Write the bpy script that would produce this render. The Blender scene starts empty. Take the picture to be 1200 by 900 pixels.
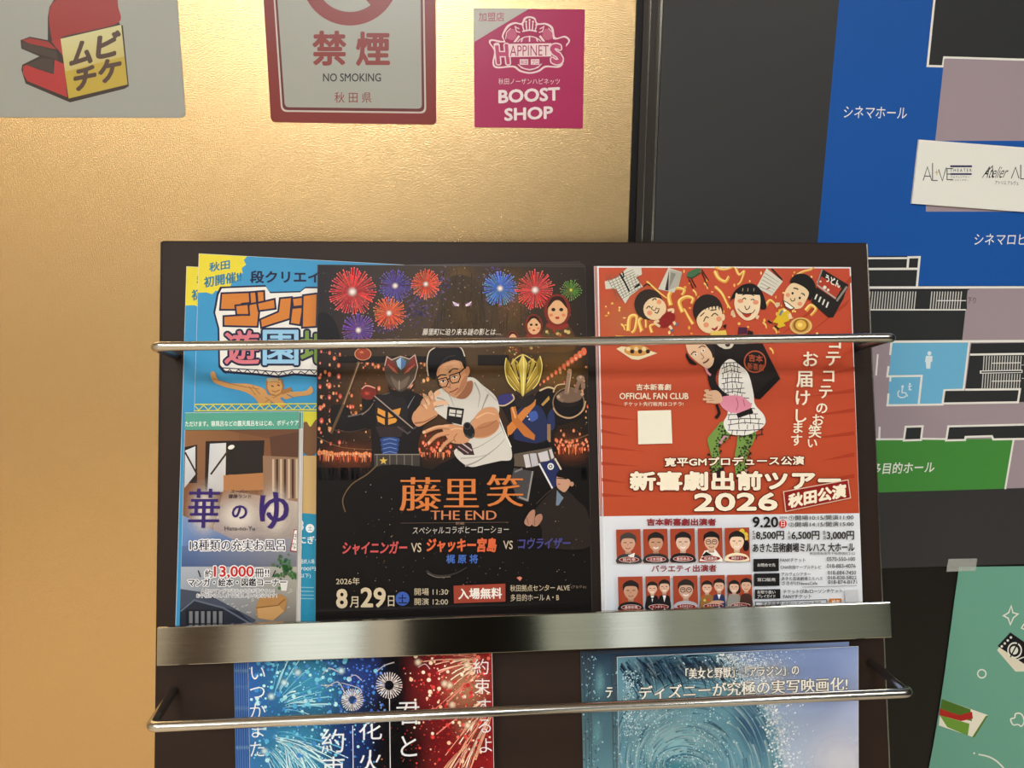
import bpy, math, random
from mathutils import Vector, Matrix
from mathutils.geometry import tessellate_polygon
random.seed(7)
D = bpy.data
SC = bpy.context.scene
COL = SC.collection
rad = math.radians

# ---------------------------------------------------------------- camera
PITCH, YAW, ROLL = rad(11.3), rad(4.35), rad(0.2)
CAM = Vector((0, 0, 1.40))
FPX = 26 / 36 * 1200
FW = Vector((math.sin(YAW) * math.cos(PITCH), math.cos(YAW) * math.cos(PITCH), -math.sin(PITCH)))
R0 = Vector((math.cos(YAW), -math.sin(YAW), 0))
U0 = R0.cross(FW)
RT = R0 * math.cos(ROLL) + U0 * math.sin(ROLL)
UP = U0 * math.cos(ROLL) - R0 * math.sin(ROLL)
cd = D.cameras.new('camera'); cam = D.objects.new('camera', cd); COL.objects.link(cam)
cd.lens = 26; cd.sensor_width = 36; cd.clip_start = 0.02
cam.matrix_world = Matrix((RT, UP, -FW)).transposed().to_4x4()
cam.location = CAM
SC.camera = cam
# ---------------------------------------------------------------- world, exposure
w = D.worlds.new('world'); SC.world = w; w.use_nodes = True
w.node_tree.nodes['Background'].inputs[0].default_value = (0.55, 0.6, 0.65, 1)
w.node_tree.nodes['Background'].inputs[1].default_value = 0.15
SC.view_settings.view_transform = 'Standard'; SC.view_settings.look = 'None'
SC.view_settings.gamma = 1; SC.view_settings.use_curve_mapping = False
SC.view_settings.exposure = 0.0
try: SC.cycles.transparent_max_bounces = 48
except Exception: pass
# ceiling lamps of the lobby: x, y, size x, size y, watts, colour
LAMPS = [(-0.25, -1.9, 0.6, 0.6, 57, (0.97, 0.985, 1)),
         (-1.5, -0.9, 0.6, 0.6, 15, (1, 0.96, 0.9)),
         (1.5, -0.9, 0.6, 0.6, 9, (0.95, 0.99, 1)),
         (-1.7, -2.6, 0.6, 0.6, 18, (1, 0.96, 0.9)),
         (1.6, -2.6, 0.6, 0.6, 10, (0.95, 1, 1))]

# ---------------------------------------------------------------- helpers
def lin(c):
    def f(v):
        v /= 255
        return v / 12.92 if v <= 0.04045 else ((v + 0.055) / 1.055) ** 2.4
    return (f(c[0]), f(c[1]), f(c[2]), c[3] if len(c) > 3 else 1.0)

def mat(name, col, rough=0.5, metal=0.0, spec=0.3, coat=0.0):
    m = D.materials.new(name); m.use_nodes = True
    b = m.node_tree.nodes['Principled BSDF']
    b.inputs['Base Color'].default_value = lin(col)
    b.inputs['Roughness'].default_value = rough
    b.inputs['Metallic'].default_value = metal
    b.inputs['Specular IOR Level'].default_value = spec
    b.inputs['Coat Weight'].default_value = coat
    return m

def ink_mat(name, soft, rough=0.42, spec=0.13):
    m = D.materials.new(name); m.use_nodes = True
    nt = m.node_tree; b = nt.nodes['Principled BSDF']
    a = nt.nodes.new('ShaderNodeAttribute'); a.attribute_name = 'ink'
    nt.links.new(a.outputs['Color'], b.inputs['Base Color'])
    b.inputs['Roughness'].default_value = rough
    b.inputs['Specular IOR Level'].default_value = spec
    if soft: nt.links.new(a.outputs['Alpha'], b.inputs['Alpha'])
    return m

INK = ink_mat('printed_ink', False)
SOFT = ink_mat('printed_ink_soft', True)
INKG = ink_mat('vinyl_ink', False, 0.3, 0.5)
PAPER = mat('white_paper', (232, 234, 238), 0.5)
PAPERG = mat('coated_paper', (70, 66, 64), 0.4)

def link(o, parent=None):
    COL.objects.link(o)
    if parent: o.parent = parent
    return o

def meshobj(name, verts, faces, mats, parent=None, mi=None, smooth=False):
    me = D.meshes.new(name); me.from_pydata([tuple(v) for v in verts], [], faces)
    for m in (mats if isinstance(mats, (list, tuple)) else [mats]): me.materials.append(m)
    if mi: me.polygons.foreach_set('material_index', mi)
    if smooth: me.polygons.foreach_set('use_smooth', [True] * len(me.polygons))
    me.update()
    return link(D.objects.new(name, me), parent)

def tag(o, label=None, cat=None, group=None, kind=None):
    for k, v in (('label', label), ('category', cat), ('group', group), ('kind', kind)):
        if v: o[k] = v
    return o

class MB:
    """collects boxes and tubes into one mesh"""
    def __init__(s): s.v, s.f = [], []
    def box(s, lo, hi):
        n = len(s.v)
        for z in (lo[2], hi[2]):
            s.v += [(lo[0], lo[1], z), (hi[0], lo[1], z), (hi[0], hi[1], z), (lo[0], hi[1], z)]
        s.f += [tuple(n + i for i in q) for q in ((0, 3, 2, 1), (4, 5, 6, 7), (0, 1, 5, 4), (1, 2, 6, 5), (2, 3, 7, 6), (3, 0, 4, 7))]
        return s
    def prism(s, pts, z0, z1):
        n = len(s.v); k = len(pts)
        s.v += [(x, y, z0) for x, y in pts] + [(x, y, z1) for x, y in pts]
        s.f += [tuple(n + i for i in reversed(range(k))), tuple(n + k + i for i in range(k))]
        s.f += [(n + i, n + (i + 1) % k, n + k + (i + 1) % k, n + k + i) for i in range(k)]
        return s
    def tube(s, pts, r, n=16):
        pts = [Vector(p) for p in pts]; base = len(s.v); prev = None
        for i, p in enumerate(pts):
            t = ((pts[min(i + 1, len(pts) - 1)] - p).normalized() + (p - pts[max(i - 1, 0)]).normalized()).normalized()
            if prev is None:
                a = Vector((0, 0, 1)) if abs(t.z) < 0.9 else Vector((0, 1, 0))
                x = t.cross(a).normalized()
            else: x = (prev - t * prev.dot(t)).normalized()
            prev = x; y = t.cross(x)
            for k in range(n):
                q = p + (x * math.cos(2 * math.pi * k / n) + y * math.sin(2 * math.pi * k / n)) * r
                s.v.append(tuple(q))
        for i in range(len(pts) - 1):
            for k in range(n):
                a, b = base + i * n + k, base + i * n + (k + 1) % n
                s.f.append((a, b, b + n, a + n))
        s.f.append(tuple(base + k for k in reversed(range(n))))
        s.f.append(tuple(base + (len(pts) - 1) * n + k for k in range(n)))
        return s
    def build(s, name, m, parent=None, bevel=0, smooth=False):
        o = meshobj(name, s.v, s.f, m, parent, smooth=smooth)
        if bevel:
            b = o.modifiers.new('bevel', 'BEVEL'); b.width = bevel; b.segments = 2; b.limit_method = 'ANGLE'
        return o

def rounded(path, r, n=6):
    out = [Vector(path[0])]
    for i in range(1, len(path) - 1):
        p = Vector(path[i]); a = (Vector(path[i - 1]) - p).normalized(); b = (Vector(path[i + 1]) - p).normalized()
        p0, p1 = p + a * r, p + b * r
        for k in range(n + 1):
            t = k / n; out.append(p0 * (1 - t) ** 2 + p * 2 * t * (1 - t) + p1 * t * t)
    return out + [Vector(path[-1])]

class Plane:
    """a plane of the place: o + x*u + y*v + z*n"""
    def __init__(s, o, u, v):
        s.o, s.u, s.v = Vector(o), Vector(u), Vector(v); s.n = s.u.cross(s.v)
    def at(s, px, py, z=0.0):
        d = FW + RT * ((px - 600) / FPX) - UP * ((py - 450) / FPX)
        t = ((s.o - CAM).dot(s.n) + z) / d.dot(s.n)
        q = CAM + d * t - s.o
        return Vector((q.dot(s.u), q.dot(s.v), z))
    def matrix(s, loc=(0, 0, 0)):
        m = Matrix((s.u, s.v, s.n)).transposed().to_4x4()
        m.translation = s.o + s.u * loc[0] + s.v * loc[1] + s.n * loc[2]
        return m

LEAN = rad(14.6)
_d = (FW + UP * (-150 / FPX)).normalized()
_n = Vector((0, -math.cos(LEAN), math.sin(LEAN)))
BOARD = Plane(CAM + _n * (_d * 0.61).dot(_n), (1, 0, 0), (0, math.sin(LEAN), math.cos(LEAN)))
WALLY = 0.6835
WALL = Plane((0, WALLY, 0), (1, 0, 0), (0, 0, 1))

GL = {}
def glyphs(body, bold):
    k = (body, bold)
    if k not in GL:
        c = D.curves.new('lettering', 'FONT'); c.body = body; c.offset = bold; c.resolution_u = 3
        o = D.objects.new('lettering', c); COL.objects.link(o)
        dg = bpy.context.evaluated_depsgraph_get()
        m = D.meshes.new_from_object(o.evaluated_get(dg))
        GL[k] = ([(v.co.x, v.co.y) for v in m.vertices], [tuple(p.vertices) for p in m.polygons])
        D.objects.remove(o); D.curves.remove(c); D.meshes.remove(m)
    return GL[k]

def spline(pts, n=5, closed=True):
    out = []; N = len(pts)
    for i in range(N if closed else N - 1):
        if closed: p = [pts[(i + j - 1) % N] for j in range(4)]
        else: p = [pts[max(0, min(N - 1, i + j - 1))] for j in range(4)]
        for k in range(n):
            t = k / n
            out.append(tuple(0.5 * ((2 * p[1][a]) + (-p[0][a] + p[2][a]) * t + (2 * p[0][a] - 5 * p[1][a] + 4 * p[2][a] - p[3][a]) * t * t
                             + (-p[0][a] + 3 * p[1][a] - 3 * p[2][a] + p[3][a]) * t ** 3) for a in (0, 1)))
    if not closed: out.append(tuple(pts[-1]))
    return out

STEP = 8e-6
class Thing:
    """an Empty on a plane; its prints are layered on its face"""
    def __init__(s, name, label, cat, plane, px, z, group=None, local=None):
        s.plane, s.z = plane, z
        s.org = Vector((local[0], local[1], z)) if local else plane.at(px[0], px[1], z)
        s.e = D.objects.new(name, None); s.e.empty_display_size = 0.05; COL.objects.link(s.e)
        s.e.matrix_world = plane.matrix(s.org)
        tag(s.e, label, cat, group)
        s.lift = 0.0; s.clip = None
    def loc(s, px, py): return s.plane.at(px, py, s.z) - s.org
    def art(s, name, mats=None): return Art(s, name, mats)

class Art:
    def __init__(s, th, name, mats=None):
        s.t, s.name = th, name; s.v, s.f, s.c, s.mi = [], [], [], []
        s.mats = mats or [INK, SOFT]
        s.tf = None
    def _add(s, pts, faces, cols, soft=False):
        s.t.lift += STEP; n = len(s.v)
        for p in pts:
            if s.tf: p = s.tf(p[0], p[1])
            if s.t.clip:                                        # print stops at the paper's edge
                tl, tr, br, bl = s.t.clip
                f = (p[1] - tl[1]) / (bl[1] - tl[1]); l = tl[0] + (bl[0] - tl[0]) * f; r = tr[0] + (br[0] - tr[0]) * f
                x = min(r - 0.3, max(l + 0.3, p[0])); yt = tl[1] + (tr[1] - tl[1]) * (x - tl[0]) / (tr[0] - tl[0]) + 0.3
                p = (x, max(yt, p[1]))
            q = s.t.loc(p[0], p[1]); s.v.append((q.x, q.y, s.t.lift))
        for fc in faces:
            a, b, c = (s.v[n + fc[i]] for i in (0, 1, 2))
            area = sum(s.v[n + fc[i]][0] * s.v[n + fc[(i + 1) % len(fc)]][1] - s.v[n + fc[(i + 1) % len(fc)]][0] * s.v[n + fc[i]][1] for i in range(len(fc)))
            fc = tuple(fc) if area > 0 else tuple(reversed(fc))
            s.f.append(tuple(n + i for i in fc)); s.mi.append(1 if soft else 0)
        s.c += cols
        return s
    def poly(s, pts, col, soft=False):
        """col: one colour, or one per point"""
        cols = [lin(c) for c in col] if isinstance(col[0], (tuple, list)) else [lin(col)] * len(pts)
        tri = tessellate_polygon([[Vector((p[0], p[1], 0)) for p in pts]])
        return s._add(pts, tri, cols, soft)
    def blob(s, pts, col, n=5): return s.poly(spline(pts, n), col)
    def rect(s, x0, y0, x1, y1, col, k=0.0):
        return s.poly([(x0, y0), (x1, y0 + k * (x1 - x0)), (x1, y1 + k * (x1 - x0)), (x0, y1)], col)
    def grid(s, pts, cols):
        """bilinear colour patch: pts 4 corners tl,tr,br,bl; cols 4 colours"""
        n = 6; P, C, F = [], [], []
        cl = [lin(c) for c in cols]
        for j in range(n + 1):
            for i in range(n + 1):
                a, b = i / n, j / n; wt = ((1 - a) * (1 - b), a * (1 - b), a * b, (1 - a) * b)
                P.append(tuple(sum(wt[k] * pts[k][d] for k in range(4)) for d in (0, 1)))
                C.append(tuple(sum(wt[k] * cl[k][d] for k in range(4)) for d in range(4)))
        for j in range(n):
            for i in range(n):
                q = j * (n + 1) + i; F.append((q, q + 1, q + n + 2, q + n + 1))
        return s._add(P, F, C, any(c[3] < 1 for c in cl))
    def ell(s, cx, cy, rx, ry=None, col=(0, 0, 0), rot=0.0, n=20, a0=0, a1=360):
        ry = rx if ry is None else ry; c, q = math.cos(rad(rot)), math.sin(rad(rot))
        pts = []
        full = a1 - a0 >= 360
        for k in range(n if full else n + 1):
            t = rad(a0 + (a1 - a0) * k / n); x, y = rx * math.cos(t), ry * math.sin(t)
            pts.append((cx + x * c - y * q, cy + x * q + y * c))
        return s.poly(pts, col)
    def ring(s, cx, cy, r0, r1, col, n=40, sy=1.0):
        P = []
        for k in range(n):
            t = 2 * math.pi * k / n
            P += [(cx + r0 * math.cos(t), cy + r0 * sy * math.sin(t)), (cx + r1 * math.cos(t), cy + r1 * sy * math.sin(t))]
        F = [(2 * k, 2 * k + 1, (2 * k + 3) % (2 * n), (2 * k + 2) % (2 * n)) for k in range(n)]
        return s._add(P, F, [lin(col)] * len(P))
    def line(s, pts, wd, col, closed=False, curve=False, w1=None):
        if curve: pts = spline(pts, 5, closed)
        N = len(pts); P = []
        for i, p in enumerate(pts):
            a = pts[(i - 1) % N] if closed or i > 0 else p
            b = pts[(i + 1) % N] if closed or i < N - 1 else p
            d1 = Vector((p[0] - a[0], p[1] - a[1])); d2 = Vector((b[0] - p[0], b[1] - p[1]))
            d1 = d1.normalized() if d1.length > 1e-9 else d2.normalized()
            d2 = d2.normalized() if d2.length > 1e-9 else d1
            t = (d1 + d2); t = t.normalized() if t.length > 1e-6 else d1
            m = min(2.0, 1 / max(0.35, abs(t.dot(d1))))
            h = (wd if w1 is None else wd + (w1 - wd) * i / max(1, N - 1)) / 2 * m
            P += [(p[0] - t.y * h, p[1] + t.x * h), (p[0] + t.y * h, p[1] - t.x * h)]
        F = [(2 * i, 2 * i + 1, 2 * i + 3, 2 * i + 2) for i in range(N - 1)]
        if closed: F.append((2 * N - 2, 2 * N - 1, 1, 0))
        c = lin(col)
        return s._add(P, F, [c] * len(P), c[3] < 1)
    def glow(s, cx, cy, rx, ry, col, a=1.0, n=24, rot=0):
        P, C, F = [(cx, cy)], [lin(col[:3] + (a,))], []
        c, q = math.cos(rad(rot)), math.sin(rad(rot))
        for r, k in ((0.25, 0.86), (0.5, 0.5), (0.75, 0.15), (1.0, 0.0)):
            for i in range(n):
                t = 2 * math.pi * i / n; x, y = rx * r * math.cos(t), ry * r * math.sin(t)
                P.append((cx + x * c - y * q, cy + x * q + y * c)); C.append(lin(col[:3] + (a * k,)))
        F += [(0, 1 + i, 1 + (i + 1) % n) for i in range(n)]
        for j in range(3):
            F += [(1 + j * n + i, 1 + (j + 1) * n + i, 1 + (j + 1) * n + (i + 1) % n, 1 + j * n + (i + 1) % n) for i in range(n)]
        return s._add(P, F, C, True)
    def dots(s, items, col=None, n=6):
        """items: (x, y, r[, col]) all on one layer"""
        P, F, C = [], [], []
        for it in items:
            b = len(P); c = lin(it[3] if len(it) > 3 else col)
            ry = it[4] if len(it) > 4 else it[2]
            P += [(it[0] + it[2] * math.cos(2 * math.pi * k / n), it[1] + ry * math.sin(2 * math.pi * k / n)) for k in range(n)]
            C += [c] * n; F.append(tuple(range(b, b + n)))
        return s._add(P, F, C) if P else s
    def strokes(s, items):
        """items: (pts, w0, w1, col): many strokes on one layer"""
        P, F, C = [], [], []
        for pts, w0, w1, col in items:
            b = len(P); N = len(pts); c = lin(col)
            for i, p in enumerate(pts):
                a, e = pts[max(0, i - 1)], pts[min(N - 1, i + 1)]
                t = Vector((e[0] - a[0], e[1] - a[1])); t = t.normalized() if t.length > 1e-9 else Vector((1, 0))
                h = (w0 + (w1 - w0) * i / max(1, N - 1)) / 2
                P += [(p[0] - t.y * h, p[1] + t.x * h), (p[0] + t.y * h, p[1] - t.x * h)]; C += [c, c]
            F += [(b + 2 * i, b + 2 * i + 1, b + 2 * i + 3, b + 2 * i + 2) for i in range(N - 1)]
        return s._add(P, F, C, any(k[3] < 1 for k in C)) if P else s
    def _ink(s, V, F, col, r, size):
        """letters thickened by r (in letter heights): shifted prints on one layer"""
        k = 8 if abs(r) < 0.07 else 14
        offs = [(0, 0)] if r <= 0 else [(r * size * math.cos(2 * math.pi * i / k), r * size * math.sin(2 * math.pi * i / k)) for i in range(k)]
        if r > 0.07: offs += [(x / 2, y / 2) for x, y in offs] + [(0, 0)]
        c = [lin(col)] * len(V); keep = s.t.lift
        for i, (dx, dy) in enumerate(offs):
            s.t.lift = keep + i * 1.5e-6
            s._add([(x + dx, y + dy) for x, y in V], F, c)
    def text(s, body, x0, y0, x1, y1, col, bold=0.0, k=0.0, sk=0.0, outline=(), serif=0.0):
        """ink box x0,y0 (upper left) .. x1,y1; k = slope of the line, sk = slant of the letters"""
        V, F = glyphs(body, min(0.0, bold))
        ax, bx = min(v[0] for v in V), max(v[0] for v in V); ay, by = min(v[1] for v in V), max(v[1] for v in V)
        H = y1 - y0; bold = bold * (0.25 if H < 6 else 0.5 if H < 8.5 else 0.75 if H < 11 else 1) if bold > 0 else bold
        g = max(0.0, bold) * H
        x0 += g; x1 -= g; y0 += g; y1 -= g
        def put(dx=0.0):
            out = []
            for x, y in V:
                a, b = (x + dx - ax) / (bx - ax), (by - y) / (by - ay)
                X = x0 + a * (x1 - x0) + sk * (0.5 - b) * (y1 - y0)
                out.append((X, y0 + b * (y1 - y0) + k * (X - x0)))
            return out
        for off, oc in outline: s._ink(put(), F, oc, off, H)
        if serif:
            for dx in (-serif / 2, 0, serif / 2): s._add(put(dx), F, [lin(col)] * len(V)); s.t.lift -= 6e-6
        else: s._ink(put(), F, col, bold, H)
        return s
    def vtext(s, body, xs, ys, size, col, bold=0.0, k=0.0, serif=0.0, sy=1.0):
        """one column of characters, centre x interpolated from xs[0] to xs[1] over ys"""
        n = len(body)
        for i, ch in enumerate(body):
            t = i / max(1, n - 1); x, y = xs[0] + (xs[1] - xs[0]) * t, ys[0] + (ys[1] - ys[0]) * t
            h = size / 2
            V, F = glyphs(ch, min(0.0, bold))
            P = []
            for vx, vy in V:
                X = x + (vx - 0.5) * size; Y = y - (vy - 0.38) * size * sy
                P.append((X, Y + k * (X - x)))
            s._ink(P, F, col, max(0.0, bold), size)
            if serif: s._ink([(p[0] + serif * size, p[1]) for p in P], F, col, 0, size)
        return s
    def burst(s, cx, cy, r, col, n=40, core=(255, 240, 235), r0=0.12, wd=1.1, dot=0.9, seed=1):
        rg = random.Random(seed); st, dt = [], []
        for ring, cnt in ((1.0, n), (0.72, n * 2 // 3), (0.45, n // 2)):
            for i in range(cnt):
                t = 2 * math.pi * (i + rg.random() * 0.5) / cnt; L = r * ring * rg.uniform(0.85, 1.05)
                c, q = math.cos(t), math.sin(t)
                cc = tuple(min(255, int(v * rg.uniform(0.75, 1.15))) for v in col)
                st.append(([(cx + c * r * r0, cy + q * r * r0), (cx + c * L, cy + q * L)], wd * 0.4, wd * ring, cc))
                dt.append((cx + c * L, cy + q * L, dot * ring * 0.8, tuple(min(255, v + 40) for v in cc)))
        s.glow(cx, cy, r * 0.95, r * 0.95, col, 0.55)
        s.strokes(st); s.dots(dt)
        if core: s.glow(cx, cy, r * 0.26, r * 0.26, core, 1.0, 14)
        return s
    def build(s, label=None):
        if not s.f: return None
        o = meshobj(s.name, s.v, s.f, s.mats, s.t.e, s.mi)
        at = o.data.color_attributes.new('ink', 'FLOAT_COLOR', 'POINT')
        at.data.foreach_set('color', [x for c in s.c for x in c])
        if label: o['label'] = label
        return o

def sheet(th, quad, m=None, thick=0.00012, bottom=None, name='sheet', bend=0.0):
    """paper sheet with its front face on the thing's plane; quad tl,tr,br,bl in photo pixels, sides run on to the local height bottom"""
    q = [th.loc(*p) for p in quad]
    if bottom is not None:
        b = bottom - th.org.y
        for top, low in ((0, 3), (1, 2)):
            t = (b - q[top].y) / (q[low].y - q[top].y); q[low] = q[top] + (q[low] - q[top]) * t
    pts = [(p.x, p.y) for p in reversed(q)]
    return MB().prism(pts, -thick, 0).build(name, m or PAPER, th.e)

def copy_tree(th, dx, dy, dz, label=None, group=None, skip=()):
    """a copy of a thing and its parts, moved within its plane"""
    c = th.e.copy(); COL.objects.link(c)
    if label: c['label'] = label
    if group: c['group'] = group
    c.matrix_world = th.plane.matrix(th.org + Vector((dx, dy, dz)))
    for ch in list(th.e.children):
        if ch.name.split('.')[0] in skip: continue
        d = ch.copy(); COL.objects.link(d); d.parent = c
    return c
# ---------------------------------------------------------------- the room
def noisy(name, c0, c1, scale, rough, bump=0.0, bscale=300, metal=0.0, spec=0.3, stretch=(1, 1, 1)):
    m = mat(name, c0, rough, metal, spec); nt = m.node_tree; b = nt.nodes['Principled BSDF']
    tc = nt.nodes.new('ShaderNodeTexCoord'); mp = nt.nodes.new('ShaderNodeMapping'); mp.inputs['Scale'].default_value = stretch
    nt.links.new(tc.outputs['Object'], mp.inputs['Vector'])
    nz = nt.nodes.new('ShaderNodeTexNoise'); nz.inputs['Scale'].default_value = scale; nz.inputs['Detail'].default_value = 4
    nt.links.new(mp.outputs['Vector'], nz.inputs['Vector'])
    mx = nt.nodes.new('ShaderNodeMix'); mx.data_type = 'RGBA'
    mx.inputs[6].default_value = lin(c0); mx.inputs[7].default_value = lin(c1)
    nt.links.new(nz.outputs['Fac'], mx.inputs[0]); nt.links.new(mx.outputs[2], b.inputs['Base Color'])
    if bump:
        n2 = nt.nodes.new('ShaderNodeTexNoise'); n2.inputs['Scale'].default_value = bscale; n2.inputs['Detail'].default_value = 2
        nt.links.new(mp.outputs['Vector'], n2.inputs['Vector'])
        bp = nt.nodes.new('ShaderNodeBump'); bp.inputs['Strength'].default_value = bump; bp.inputs['Distance'].default_value = 0.0004
        nt.links.new(n2.outputs['Fac'], bp.inputs['Height']); nt.links.new(bp.outputs['Normal'], b.inputs['Normal'])
    return m

GOLD = noisy('satin_gold_metal', (220, 190, 144), (206, 174, 124), 900, 0.26, 0.6, 1000, metal=1.0)
WOOD = noisy('dark_brown_laminate', (36, 25, 20), (47, 33, 26), 9, 0.5, 0.15, 90, spec=0.2, stretch=(1, 0.12, 1))
STEEL = noisy('brushed_steel', (196, 194, 186), (178, 176, 168), 20, 0.09, 0.05, 60, metal=1.0, stretch=(0.4, 30, 1))
CHROME = mat('polished_chrome', (206, 205, 202), 0.2, 1.0)
BLACKM = noisy('black_wall_laminate', (14, 13, 13), (20, 19, 18), 4, 0.4, 0.05, 60)
MAPGREY = noisy('dark_grey_panel', (50, 51, 53), (56, 56, 57), 3, 0.42, 0.05, 50)
ALU = mat('dark_anodised_profile', (62, 58, 55), 0.35, 0.6)
EDGE = mat('bright_metal_edge', (205, 200, 190), 0.18, 1.0)
WARMW = noisy('warm_plaster', (206, 198, 182), (196, 188, 172), 3, 0.8)
GREYW = noisy('grey_plaster', (50, 50, 52), (44, 44, 46), 3, 0.8)
GREENW = noisy('pale_green_plaster', (190, 200, 188), (178, 188, 178), 3, 0.8)
CEILM = noisy('ceiling_board', (205, 202, 196), (196, 193, 188), 5, 0.9)
FLOORM = noisy('floor_tile', (216, 198, 170), (202, 186, 160), 3, 0.35)
BLOCKM = mat('added_block_charcoal', (20, 20, 22), 0.6)

def slab(name, lo, hi, m, kind='structure', bevel=0):
    c = [(lo[i] + hi[i]) / 2 for i in range(3)]
    o = MB().box([lo[i] - c[i] for i in range(3)], [hi[i] - c[i] for i in range(3)]).build(name, m, bevel=bevel)
    o.location = c
    return tag(o, kind=kind)

def wx(px, py): return WALL.at(px, py).x
XG = wx(742, 140)           # right edge of the gold panel
XM = wx(772, 140)           # left edge of the map panel
RX0, RX1, RY, CEIL = -2.6, 2.6, -3.4, 2.75
slab('floor', (RX0, RY, -0.05), (RX1, WALLY + 0.1, 0), FLOORM)
slab('ceiling', (RX0, RY, CEIL), (RX1, WALLY + 0.1, CEIL + 0.05), CEILM)
slab('wall_left', (RX0 - 0.05, RY, 0), (RX0, WALLY + 0.1, CEIL), WARMW)
slab('wall_right', (RX1, RY, 0), (RX1 + 0.05, WALLY + 0.1, CEIL), GREYW)
slab('wall_rear', (RX0, RY - 0.05, 0), (0.2, RY, CEIL), WARMW)
slab('wall_rear_side', (0.2, RY - 0.05, 0), (RX1, RY, 1.4), GREENW)
slab('wall_rear_upper', (0.2, RY - 0.05, 1.4), (RX1, RY, CEIL), GREYW)
slab('wall_front', (RX0, WALLY + 0.03, 0), (RX1, WALLY + 0.1, CEIL), BLACKM)
slab('wall_lower', (wx(772, 140), WALLY + 0.002, 0), (RX1, WALLY + 0.03, WALL.at(1080, 665).y - 0.0005), BLACKM)
g = slab('wall_panel', (RX0, WALLY, 0), (XG, WALLY + 0.03, CEIL), GOLD, bevel=0.0012)
g['label'] = 'satin gold metal wall panel behind the stickers and the rack'
slab('trim_1', (XG + 0.0005, WALLY + 0.008, 0), (wx(751, 140), WALLY + 0.03, CEIL), BLACKM)
slab('trim_2', (wx(751, 140), WALLY + 0.004, 0), (wx(757.5, 140), WALLY + 0.03, CEIL), ALU)
slab('trim_3', (wx(757.5, 140), WALLY + 0.001, 0), (wx(758.6, 140), WALLY + 0.03, CEIL), EDGE)
slab('trim_4', (wx(758.6, 140), WALLY + 0.003, 0), (wx(768.5, 140), WALLY + 0.03, CEIL), ALU)
slab('trim_5', (wx(768.5, 140), WALLY - 0.001, 0), (wx(771, 140), WALLY + 0.03, CEIL), EDGE)
slab('added_dark_block', (-0.14, -1.05, 0), (0.2, -0.75, 1.3), BLOCKM)  # unseen block added so the steel ledge mirrors a dark figure

# framed glowing panes and a dark panel added, unseen, for the steel's reflections
GLOWM = D.materials.new('added_pane_glow'); GLOWM.use_nodes = True
_p = GLOWM.node_tree.nodes['Principled BSDF']; _p.inputs['Base Color'].default_value = (0.6, 0.66, 0.66, 1)
_p.inputs['Emission Color'].default_value = (0.86, 0.95, 0.95, 1); _p.inputs['Emission Strength'].default_value = 0.75
PANELM = mat('added_panel_brown', (70, 52, 40), 0.5)
for i, (xa, xb, za, zb) in enumerate(((-1.12, -0.56, 0.4, 1.75), (0.86, 1.16, 0.5, 1.36), (1.58, 1.68, 0.5, 1.36), (1.8, 1.95, 0.5, 1.36))):
    slab('added_glow_pane_%d' % (i + 1), (xa, RY - 0.01, za), (xb, RY + 0.012, zb), GLOWM)
    for q, (lo, hi) in enumerate((((xa - 0.03, za - 0.03), (xb + 0.03, za)), ((xa - 0.03, zb), (xb + 0.03, zb + 0.03)), ((xa - 0.03, za), (xa, zb)), ((xb, za), (xb + 0.03, zb)))):
        slab('trim_%d' % (6 + i * 4 + q), (lo[0], RY - 0.01, lo[1]), (hi[0], RY + 0.03, hi[1]), ALU)
slab('added_dark_panel_1', (-1.62, RY - 0.01, 0), (-1.3, RY + 0.02, 2.0), PANELM)  # unseen dark slab added for a dark band mirrored in the ledge

LAMPM = D.materials.new('lamp_diffuser'); LAMPM.use_nodes = True
_b = LAMPM.node_tree.nodes['Principled BSDF']
_b.inputs['Emission Color'].default_value = (1, 0.92, 0.8, 1); _b.inputs['Emission Strength'].default_value = 6
FRAMEM = mat('white_lamp_frame', (225, 225, 222), 0.5)
where = ['nearest behind the camera', 'over the left side near the gold wall', 'over the right side near the map',
         'over the far left of the lobby', 'over the far right of the lobby']
for (x, y, sx, sy, wt, colr), wh in zip(LAMPS, where):
    e = D.objects.new('ceiling_lamp', None); COL.objects.link(e); e.location = (x, y, CEIL)
    tag(e, 'square white recessed ceiling lamp ' + wh, 'lamp', 'lobby ceiling lamps')
    f = MB()
    t = 0.03
    for lo, hi in (((-sx/2 - t, -sy/2 - t), (sx/2 + t, -sy/2)), ((-sx/2 - t, sy/2), (sx/2 + t, sy/2 + t)),
                   ((-sx/2 - t, -sy/2), (-sx/2, sy/2)), ((sx/2, -sy/2), (sx/2 + t, sy/2))):
        f.box((lo[0], lo[1], -0.03), (hi[0], hi[1], 0))
    f.build('lamp_frame', FRAMEM, e)
    MB().box((-sx/2, -sy/2, -0.012), (sx/2, sy/2, 0)).build('diffuser', LAMPM, e)
    ld = D.lights.new('lamp_light', 'AREA'); ld.shape = 'RECTANGLE'; ld.size = sx; ld.size_y = sy
    ld.energy = wt; ld.color = colr
    lo = D.objects.new('lamp_light', ld); COL.objects.link(lo); lo.parent = e; lo.location = (0, 0, -0.02)

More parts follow.
